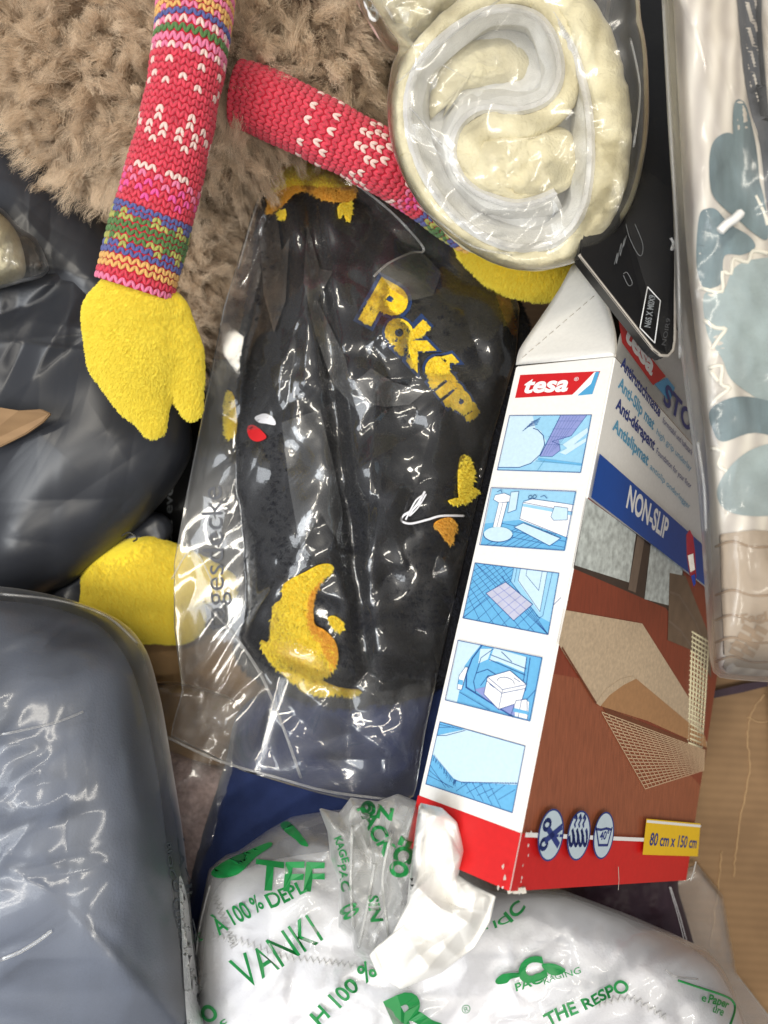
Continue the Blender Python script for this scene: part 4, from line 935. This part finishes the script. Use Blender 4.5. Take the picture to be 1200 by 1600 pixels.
rb = Body([(560, -60), (700, -70), (960, -70), (1004, 40), (1014, 150), (1008, 240), (984, 325), (932, 392), (862, 420), (790, 418), (716, 380), (654, 318), (616, 242), (605, 170), (611, 108), (622, 70), (596, 30)], zr - .006, .018, 12, .5, c=(790, 160),
          disp=lambda x, y: .00035 * (.3 * folds(x, y, (600, -40, 1010, 420), 70, 46, 91) + .35 * folds(x, y, (600, -40, 1010, 420), 50, 26, 92)), depth=.012)
RWF = film('roll_film', .03, rough=.10, bump=.05, bscale=30, gain=1.2, sheen=.5)
rb.build('film', RWF, t2, 320, 110)
for q in ([(650, 320), (690, 350), (740, 385), (800, 398)], [(640, 168), (660, 190), (690, 225)], [(620, 130), (700, 60), (780, 0)], [(985, 60), (1000, 140), (990, 230)]):
    cord('fold', q, 0, .0005, CLEARS, t2, rb, .0006)
t = thing('cream_blanket', 'second cream fleece blanket with pale pink edge at the top edge beside the roll', 'blanket', P(640, 20, -.06))
cbl = Body([(560, -70), (720, -70), (740, 0), (700, 35), (655, 62), (632, 76), (608, 66), (592, 40), (572, 5)], .01, .035, 2.4, .5, c=(650, 0), disp=lambda x, y: .004 * fbm(x, y, 40, 3, 23) + .003 * crumple(x, y, 60, 24, ang=-.5), depth=.06)
cbl.build('fleece', CREAM, t, 140, 40)
cord('hem', [(548, -30), (562, 0), (580, 30), (596, 56), (616, 74), (636, 78)], .012, .0026, solid('pale_pink_hem', (226, 190, 182), .8, .08, 200, .4), t)
for a in ((578, 8), (584, 24)):
    cord('loop', [(a[0] - 8, a[1] - 10), (a[0] - 4, a[1] + 4), (a[0] + 4, a[1] + 6), (a[0] + 6, a[1] - 6), (a[0] - 2, a[1] - 10)], .034, .0012, HEM, t)
Body([(548, -70), (740, -70), (752, 0), (700, 42), (640, 86), (606, 78), (584, 44), (562, 8)], .014, .036, 2.4, .5, c=(650, 0), base=lambda x, y: cbl.z(x, y) + .001, disp=lambda x, y: .005 * crumple(x, y, 60, 26), depth=.02).build('clear_wrap', CLEAR, t, 160, 50)

# ============================================================ black slim carton leaning over the box top
t = thing('black_carton', 'slim black carton with silver edge and white label leaning over the tall white box', 'carton', P(980, 300, .0))
kx = [(905, 398), (1020, 545), (1032, 555), (1043, 556), (1051, 548), (1054, 532), (1056, 300), (1046, -40), (960, -40), (930, 200)]
kz = lambda x, y: .068 + .00003 * (y - 500) - .00016 * max(0, 400 - y)
slab('carton', kx, 0, .014, BLACK, t, zs=[kz(*p) for p in kx], bev=.0012)
cc = [kx[0], kx[1], kx[2], kx[3], kx[4], kx[5], kx[6]]
tube('edge', [P(x, y, kz(x, y) - .002) for x, y in cc], .0010, SILVER, t, 8)
class Flat:                                   # a flat face to print on
    def z(s, x, y): return np.array([kz(a, b) for a, b in zip(np.ravel(x), np.ravel(y))]).reshape(np.shape(x)) + .0012
KF = Flat(); DIM = solid('dim_print', (120, 122, 124), .5)
text_body(KF, 'N6S X M0X9', (1016, 512), (1024, 462), 10, GREYINK, t, .02, .0006)
text_body(KF, 'NOIR9', (1040, 540), (1048, 498), 7, solid('faint_print', (70, 70, 72), .5), t, .0, .0006)
for q in ([(1000, 512), (1012, 448)], [(1023, 536), (1032, 470)], [(1000, 512), (1023, 536)], [(1012, 448), (1032, 470)]):
    c = np.array(q, float); tube('label_line', PA(c[:, 0], c[:, 1], KF.z(c[:, 0], c[:, 1]) + .0003), .0003, WHITE, t, 4)
for q in ([(960, 413), (965, 395), (963, 412), (971, 380), (969, 400), (976, 372), (974, 386), (979, 368)], [(978, 350), (984, 372), (996, 396), (1003, 398), (1004, 380), (992, 350)], [(974, 428), (980, 426), (988, 442), (982, 446), (974, 430)]):
    c = catmull(q, 5); tube('scribble', PA(c[:, 0], c[:, 1], KF.z(c[:, 0], c[:, 1]) + .0002), .00016, DIM, t, 4)
t = thing('black_filler', 'dark pouch added to darken the gap between the cream roll and the ribbed package', 'filler', P(1010, 100, -.12))
Body([(940, -90), (1060, -90), (1080, 120), (1090, 420), (1060, 560), (960, 540), (900, 420), (890, 200)], -.09, .07, 3, .5, disp=lambda x, y: .006 * crumple(x, y, 140, 44), depth=.05).build('filler', BLACK, t, 140, 40)  # black filler added so the gap beside the roll stays dark

# ============================================================ ribbed textile package at the right
t = thing('textile_package', 'cream ribbed textile with blue grey leaf print packed in clear plastic at the right edge', 'bedding', P(1150, 500, .02))
TO = [(1046, -120), (1052, 0), (1062, 200), (1072, 380), (1090, 560), (1104, 720), (1112, 880), (1116, 1000), (1122, 1040), (1145, 1054), (1300, 1062), (1560, 1068), (1640, 900), (1640, 200), (1600, -140), (1300, -160)]
def td(x, y): return .004 * fbm(x, y, 150, 3, 51) - .014 * np.exp(-((x - 1172 - .05 * y) / 16) ** 2) * np.clip((380 - y) / 200, 0, 1) + .002 * np.sin(y / 16) * np.clip((y - 930) / 60, 0, 1)
tb = Body(TO, .086, .03, 14, .5, c=(1340, 480), disp=td, depth=.02)
tb.build('textile', RIBBED, t, 260, 110)
def leaf(pts, m=LEAFC, e=.0006, n=16): patch(tb, pts, 'leaf_print', m, t, e, n, 5)  # leaf shapes, and also the painted dark fold gap
leaf([(1148, 160), (1158, 156), (1168, 170), (1180, 220), (1186, 270), (1188, 320), (1180, 300), (1160, 290), (1148, 230), (1145, 190)])
leaf([(1108, 260), (1112, 228), (1124, 212), (1142, 208), (1160, 225), (1180, 262), (1196, 320), (1200, 372), (1180, 366), (1150, 340), (1128, 322), (1112, 300)])
leaf([(1092, 340), (1104, 326), (1120, 328), (1140, 350), (1170, 368), (1180, 386), (1160, 398), (1132, 400), (1128, 440), (1112, 450), (1098, 448), (1088, 410)])
leaf([(1100, 460), (1130, 455), (1146, 420), (1180, 405), (1230, 410), (1300, 480), (1290, 600), (1230, 640), (1150, 600), (1128, 560), (1105, 520)], LEAFL, .0004, 24)
leaf([(1110, 640), (1150, 620), (1200, 626), (1260, 650), (1250, 690), (1180, 676), (1130, 690), (1114, 672)], LEAFC)
leaf([(1120, 770), (1140, 730), (1180, 700), (1240, 690), (1290, 720), (1270, 790), (1200, 806), (1140, 800)], LEAFL, .0005)
leaf([(1152, -60), (1188, -60), (1190, 40), (1196, 120), (1204, 200), (1220, 330), (1200, 330), (1188, 230), (1172, 170), (1160, 90)], GAPSHADE, .0007)  # no leaf: shade in the gap between two folds, painted as a dark strip
for q in ([(1096, 450), (1128, 456), (1128, 425), (1142, 428), (1146, 404), (1168, 410), (1176, 392), (1200, 396)], [(1100, 500), (1118, 512), (1134, 514), (1122, 530), (1112, 546)], [(1108, 575), (1128, 572), (1126, 600), (1140, 606), (1120, 622), (1112, 634)], [(1110, 580), (1122, 596)], [(1112, 700), (1128, 706), (1122, 726), (1136, 736)], [(1180, 306), (1192, 330), (1200, 352)]):
    c = catmull(q, 3); tube('leaf_outline', PA(c[:, 0], c[:, 1], tb.z(c[:, 0], c[:, 1]) + .0002), .0010, CREAML, t, 6)
patch(tb, [(1112, 836), (1180, 828), (1330, 840), (1330, 1066), (1200, 1060), (1140, 1054), (1119, 1034), (1114, 940)], 'tan_patch', solid('tan_surface', (166, 150, 132), .7, .08, 60, .2, 200), t, .0009, 24, 0)  # tan patch laid over the lower part of the package
FADE = solid('faded_brown_ink', (150, 128, 104), .9, .1, 100)
for s_, p0, p1, cap in (('Tagi', (1152, 975), (1200, 968), 14), ('IIII', (1158, 1030), (1182, 985), 22), ('IIII', (1176, 1028), (1200, 985), 20), ('xx', (1142, 1012), (1156, 1008), 10)):
    text_body(tb, s_, p0, p1, cap, FADE, t, .03, .0014)
for y in (850, 926, 965, 1000, 1030): 
    cord('crease', [(1118, y + 4), (1145, y - 4), (1180, y + 5), (1240, y)], 0, .0006, FADE, t, tb, .0010)
t2 = thing('package_film', 'loose clear plastic film around the ribbed leaf print textile', 'plastic bag', P(1150, 500, .02))
TF = [(1028, -130), (1034, 0), (1044, 200), (1052, 330), (1056, 480), (1072, 620), (1090, 760), (1100, 900), (1108, 1020), (1116, 1052), (1150, 1062), (1300, 1070), (1580, 1076), (1660, 900), (1660, 200), (1620, -160), (1300, -180)]
tf = Body(TF, .08, .04, 14, .5, c=(1340, 480), base=lambda x, y: tb.z(x, y) + .001, depth=.026, disp=lambda x, y: .003 * crumple(x, y, 120, 95) + .0016 * crumple(x, y, 50, 96) + .004 * crumple(x, y, 160, 97, 3, ang=.1))
tf.build('film', CLEARS, t2, 300, 110)
for q in ([(1036, 0), (1050, 240), (1060, 420), (1062, 560)], [(1048, 372), (1052, 380), (1049, 390), (1056, 386)], [(1090, 690), (1100, 760), (1103, 830)]):
    cord('weld', q, 0, .0006, MILKY, t2, tf, .0012)
cord('highlight_streak', [(1124, 362), (1136, 350), (1148, 342), (1158, 332)], 0, [.0012] + [.0022] * 23 + [.0008], WFILM, t2, tf, .002)  # opaque white cord standing in for a strong highlight on the film
t = thing('printed_tag', 'narrow red and white printed tag between the tall box and the ribbed package', 'tag', P(1082, 850, .05))
slab('tag', [(1073, 836), (1078, 828), (1083, 838), (1086, 862), (1088, 900), (1085, 918), (1078, 896), (1074, 868)], .070, .001, solid('dull_red_print', (120, 30, 40), .5), t, bev=0)
slab('stripe', [(1075, 868), (1083, 865), (1086, 890), (1079, 894)], 0.0706, .0004, INNER, t, bev=0)
slab('stripe', [(1080, 900), (1086, 897), (1087, 912), (1084, 916)], 0.0707, .0004, NAVYTXT, t, bev=0)

# ============================================================ grey cushion roll in clear film, lower left
t = thing('cushion_roll', 'grey cloth cushion roll in tight clear film at the bottom left corner', 'cushion', P(80, 1300, -.1))
CO = [(-240, 960), (-60, 940), (60, 945), (150, 975), (198, 1030), (226, 1110), (246, 1210), (262, 1330), (276, 1440), (292, 1560), (305, 1720), (-240, 1740)]
gb = Body(CO, -.03, .085, 2.6, .5, c=(20, 1340), disp=lambda x, y: .003 * fbm(x, y, 140, 3, 7) , depth=.07)
gb.build('cushion', GREYCLOTH, t, 200, 60)
t2 = thing('cushion_film', 'tight clear film with lettering around the grey cushion roll', 'plastic bag', P(80, 1300, -.1))
CF = [(-250, 930), (-60, 915), (60, 925), (170, 960), (222, 1005), (248, 1080), (268, 1190), (288, 1320), (300, 1440), (312, 1560), (322, 1740), (-250, 1760)]
gf = Body(CF, -.025, .092, 2.8, .5, c=(20, 1340), base=lambda x, y: gb.z(x, y) + .002, depth=.06,
          disp=lambda x, y: .00036 * (.035 * folds(x, y, (60, 960, 290, 1600), 14, 90, 47, .12, .1) + .22 * folds(x, y, (-40, 1080, 50, 1600), 34, 30, 48, 1.25, .4) + .4 * folds(x, y, (0, 920, 240, 1010), 16, 40, 49, 1.35, .3) + .10 * folds(x, y, (20, 980, 240, 1600), 16, 90, 40, 1.35, .15) + .10 * folds(x, y, (60, 960, 230, 1600), 10, 130, 44, .12, .08)))
CFILM = film('cushion_film', .05, rough=.13, bump=.03, bscale=30, gain=1.2, sheen=.7, hz=(.66, .69, .75))
gf.build('film', CFILM, t2, 260, 110)
CUSHINK = solid('dark_grey_ink', (78, 84, 90), .5, .1)
for s_, p0, p1 in (('LATIN EXTRA', (278, 1312), (308, 1560)), ('BIOCO CUSHION LATEX', (258, 1318), (300, 1590))):
    text_body(gf, s_, p0, p1, 10, CUSHINK, t2, .02, .0012, wob=5)
FROST = film('frosted_seam', .45, rough=.3, bump=.6, bscale=200, hz=(.8, .84, .84))
patch(gf, [(280, 1370), (292, 1400), (300, 1470), (312, 1560), (318, 1620), (296, 1620), (288, 1540), (284, 1460)], 'frosted_seam', FROST, t2, .002, 10, 4)
cord('seam', [(0, 928), (90, 938), (165, 962), (215, 1005)], 0, .0008, MILKY, t2, gf, .001)
cord('fold', [(0, 1148), (40, 1140), (90, 1128), (130, 1112)], 0, .0006, CLEARS, t2, gf, .001)
cord('fold', [(0, 1500), (30, 1488), (60, 1470), (80, 1455)], 0, .001, CLEARS, t2, gf, .001)

# ============================================================ white textile in a clear bag with green print, bottom
t = thing('white_textile', 'white padded textile with stitched seams inside the green printed bag at the bottom', 'bedding', P(700, 1550, -.06))
WO = [(318, 1500), (335, 1395), (400, 1352), (520, 1330), (650, 1330), (760, 1390), (880, 1400), (985, 1436), (1090, 1488), (1135, 1540), (1165, 1620), (1180, 1760), (600, 1800), (310, 1760)]
wb = Body(WO, -.045, .082, 5.5, .5, c=(690, 1600), depth=.05, disp=lambda x, y: .004 * fbm(x, y, 150, 3, 81) + .003 * crumple(x, y, 130, 82) - .006 * np.exp(-((y - 1462 - .12 * (x - 420)) / 14) ** 2) * np.clip((640 - x) / 60, 0, 1))
wb.build('textile', WHITECLOTH, t, 260, 80)
for q in ([(330, 1462), (380, 1472), (440, 1494), (500, 1502), (560, 1512), (640, 1540)], [(336, 1400), (352, 1440), (366, 1480)], [(930, 1570), (985, 1560), (1040, 1590)]):
    c = catmull(q, 12); d = np.gradient(c, axis=0); d /= np.linalg.norm(d, axis=1)[:, None]; zz = []
    for i in range(0, len(c)): zz.append(c[i] + np.array([d[i][1], -d[i][0]]) * (4.5 if i % 2 else -4.5))
    zz = np.array(zz); tube('overlock_seam', PA(zz[:, 0], zz[:, 1], wb.z(zz[:, 0], zz[:, 1]) + .0008), .0008, HEM, t, 5)
t2 = thing('printed_bag', 'clear plastic bag with green eco packaging print around the white textile at the bottom', 'plastic bag', P(700, 1550, -.06))
WF = [(300, 1560), (304, 1470), (318, 1400), (326, 1358), (352, 1336), (372, 1330), (420, 1296), (456, 1276), (505, 1268), (560, 1262), (600, 1268), (690, 1300), (770, 1382), (830, 1384), (884, 1392), (985, 1430), (1050, 1458), (1104, 1484), (1128, 1512), (1146, 1548), (1166, 1600), (1174, 1640), (1190, 1780), (600, 1820), (292, 1780)]
wf = Body(WF, -.04, .084, 5.5, .5, c=(690, 1600), base=lambda x, y: wb.z(x, y) + .002, floor=lambda x, y: wb.z(x, y) + .0006, depth=.05, sharp=True,
          disp=lambda x, y: .00037 * (.34 * folds(x, y, (310, 1330, 1180, 1620), 60, 80, 84) + .6 * folds(x, y, (310, 1330, 1180, 1620), 110, 34, 85) + .4 * folds(x, y, (860, 1400, 1120, 1600), 16, 60, 87, .9, .2)) + .00037 * .7 * folds(x, y, (320, 1270, 700, 1420), 40, 40, 86) * np.clip((1400 - y) / 80, 0, 1))
BAGF = film('printed_bag_film', .22, rough=.10, bump=.06, bscale=30, gain=.9, sheen=.3, hz=(.92, .92, .92))
wf.build('film', BAGF, t2, 340, 130)
def gt(s_, p0, p1, cap, bold=.02, eps=.0015, wob=4, shear=0): text_body(wf, s_, p0, p1, cap, GREEN, t2, bold, eps, shear, wob)
gt('À 100 %', (342, 1462), (414, 1418), 27); gt('DEPL', (422, 1420), (482, 1394), 24); 
gt('VANKI', (384, 1545), (506, 1468), 50, .0)
gt('TFF', (398, 1388), (505, 1394), 46, .03); gt('O', (322, 1600), (342, 1588), 26, .03); gt('c', (345, 1604), (354, 1598), 12)
gt('H 100 %', (500, 1604), (590, 1520), 27, .02); gt('R', (628, 1625), (690, 1596), 66, .05); gt('®', (726, 1584), (738, 1578), 12, 0)
gt('PAC', (806, 1548), (848, 1534), 15); gt('KAGING', (850, 1538), (908, 1520), 10, 0); gt('C', (812, 1536), (856, 1526), 34, .06)
gt('THE RESPO', (858, 1604), (984, 1546), 20, .03); gt('IC', (796, 1442), (822, 1420), 18, .03); gt('- IC', (758, 1456), (796, 1440), 12, .02)
gt('PAC', (300, 1474), (316, 1468), 14)
gt('Paper', (1106, 1566), (1138, 1578), 12, .03); gt('ure', (1112, 1580), (1130, 1588), 11, .02); gt('e', (1096, 1562), (1103, 1565), 11, .02)
GP = [(774, 1532), (786, 1522), (812, 1520), (812, 1526), (798, 1530), (792, 1536), (778, 1538)]
patch(wf, GP, 'leaf_print', GREEN, t2, .0015, 8, 3)
patch(wf, [(846, 1508), (858, 1505), (872, 1508), (884, 1516), (872, 1524), (858, 1522)], 'leaf_print', GREEN, t2, .0015, 8, 3)
patch(wf, [(330, 1362), (352, 1345), (390, 1328), (420, 1316), (424, 1322), (398, 1340), (372, 1366), (340, 1372)], 'printed_mark', GREEN, t2, .0015, 10, 3)
patch(wf, [(438, 1288), (452, 1284), (472, 1306), (482, 1322), (470, 1320), (462, 1312), (446, 1300)], 'printed_mark', GREEN, t2, .0015, 10, 3)
cord('print_frame', [(1060, 1532), (1090, 1542), (1132, 1556), (1146, 1566), (1148, 1580), (1140, 1604)], 0, .0007, GREEN, t2, wf, .0012)
for q in ([(328, 1384), (312, 1450), (304, 1520)], [(1040, 1516), (1056, 1526), (1090, 1530)]):
    cord('fold', q, 0, .0006, MILKY, t2, wf, .0004)
# bunched bag neck
t = thing('bag_neck', 'bunched clear plastic bag neck with green print standing up at the bottom centre', 'plastic bag', P(580, 1380, .02))
NO = [(512, 1300), (498, 1262), (530, 1270), (548, 1246), (590, 1252), (622, 1240), (657, 1254), (668, 1330), (648, 1400), (655, 1450), (640, 1500), (606, 1488), (584, 1510), (552, 1490), (548, 1466), (528, 1450), (530, 1380), (516, 1340)]
nbk = Body(NO, .045, .03, 3.5, .5, c=(588, 1370), depth=.03, sharp=True, disp=lambda x, y: .00034 * (.9 * folds(x, y, (525, 1250, 660, 1500), 26, 30, 101, .15, .25) + .6 * folds(x, y, (525, 1250, 660, 1500), 50, 16, 102, .1, .6)) + .008 * crumple(x, y, 40, 103, 4, ang=.1))
nbk.build('film', HAZY, t, 260, 120)
for s_, p0, p1, cap, b_ in (('ECO', (628, 1306), (606, 1366), 30, .05), ('PAC', (526, 1354), (536, 1394), 14, .02), ('CO', (528, 1420), (540, 1440), 26, .05), ('PACK', (556, 1262), (600, 1340), 24, .03), ('SIN', (574, 1400), (580, 1440), 18, .03), ('ON', (560, 1270), (612, 1282), 22, .04), ('KAGE', (520, 1310), (536, 1350), 12, .02)):
    text_body(nbk, s_, p0, p1, cap, GREEN, t, b_, .001, 0, 4)
for q in ([(585, 1350), (575, 1410), (560, 1480)], [(612, 1300), (598, 1370), (604, 1440), (612, 1500)], [(550, 1290), (548, 1380), (552, 1450)]): cord('fold', q, 0, .0008, HAZY, t, nbk, .001)
# crumpled white film
t = thing('white_plastic_film', 'crumpled opaque white plastic film pulled up against the red base of the box', 'plastic bag', P(680, 1430, .05))
V0 = [(655, 1254), (690, 1262), (714, 1284), (726, 1326), (716, 1368), (740, 1384), (775, 1400), (766, 1440), (742, 1480), (690, 1520), (626, 1546), (590, 1524), (576, 1490), (612, 1460), (636, 1410), (640, 1370), (648, 1310)]
wc = Body(V0, .084, .012, 4, .5, c=(680, 1410), depth=.012, sharp=True, disp=lambda x, y: .00033 * (.75 * folds(x, y, (590, 1250, 770, 1540), 34, 50, 111) + .75 * folds(x, y, (590, 1250, 770, 1540), 60, 24, 112)) + .004 * fbm(x, y, 90, 2, 4))
wc.build('film', WFILM, t, 260, 120)
patch(wc, [(655, 1262), (668, 1264), (662, 1320), (652, 1370), (640, 1390), (646, 1320)], 'clear_edge', MILKY, t, .002, 8, 3)
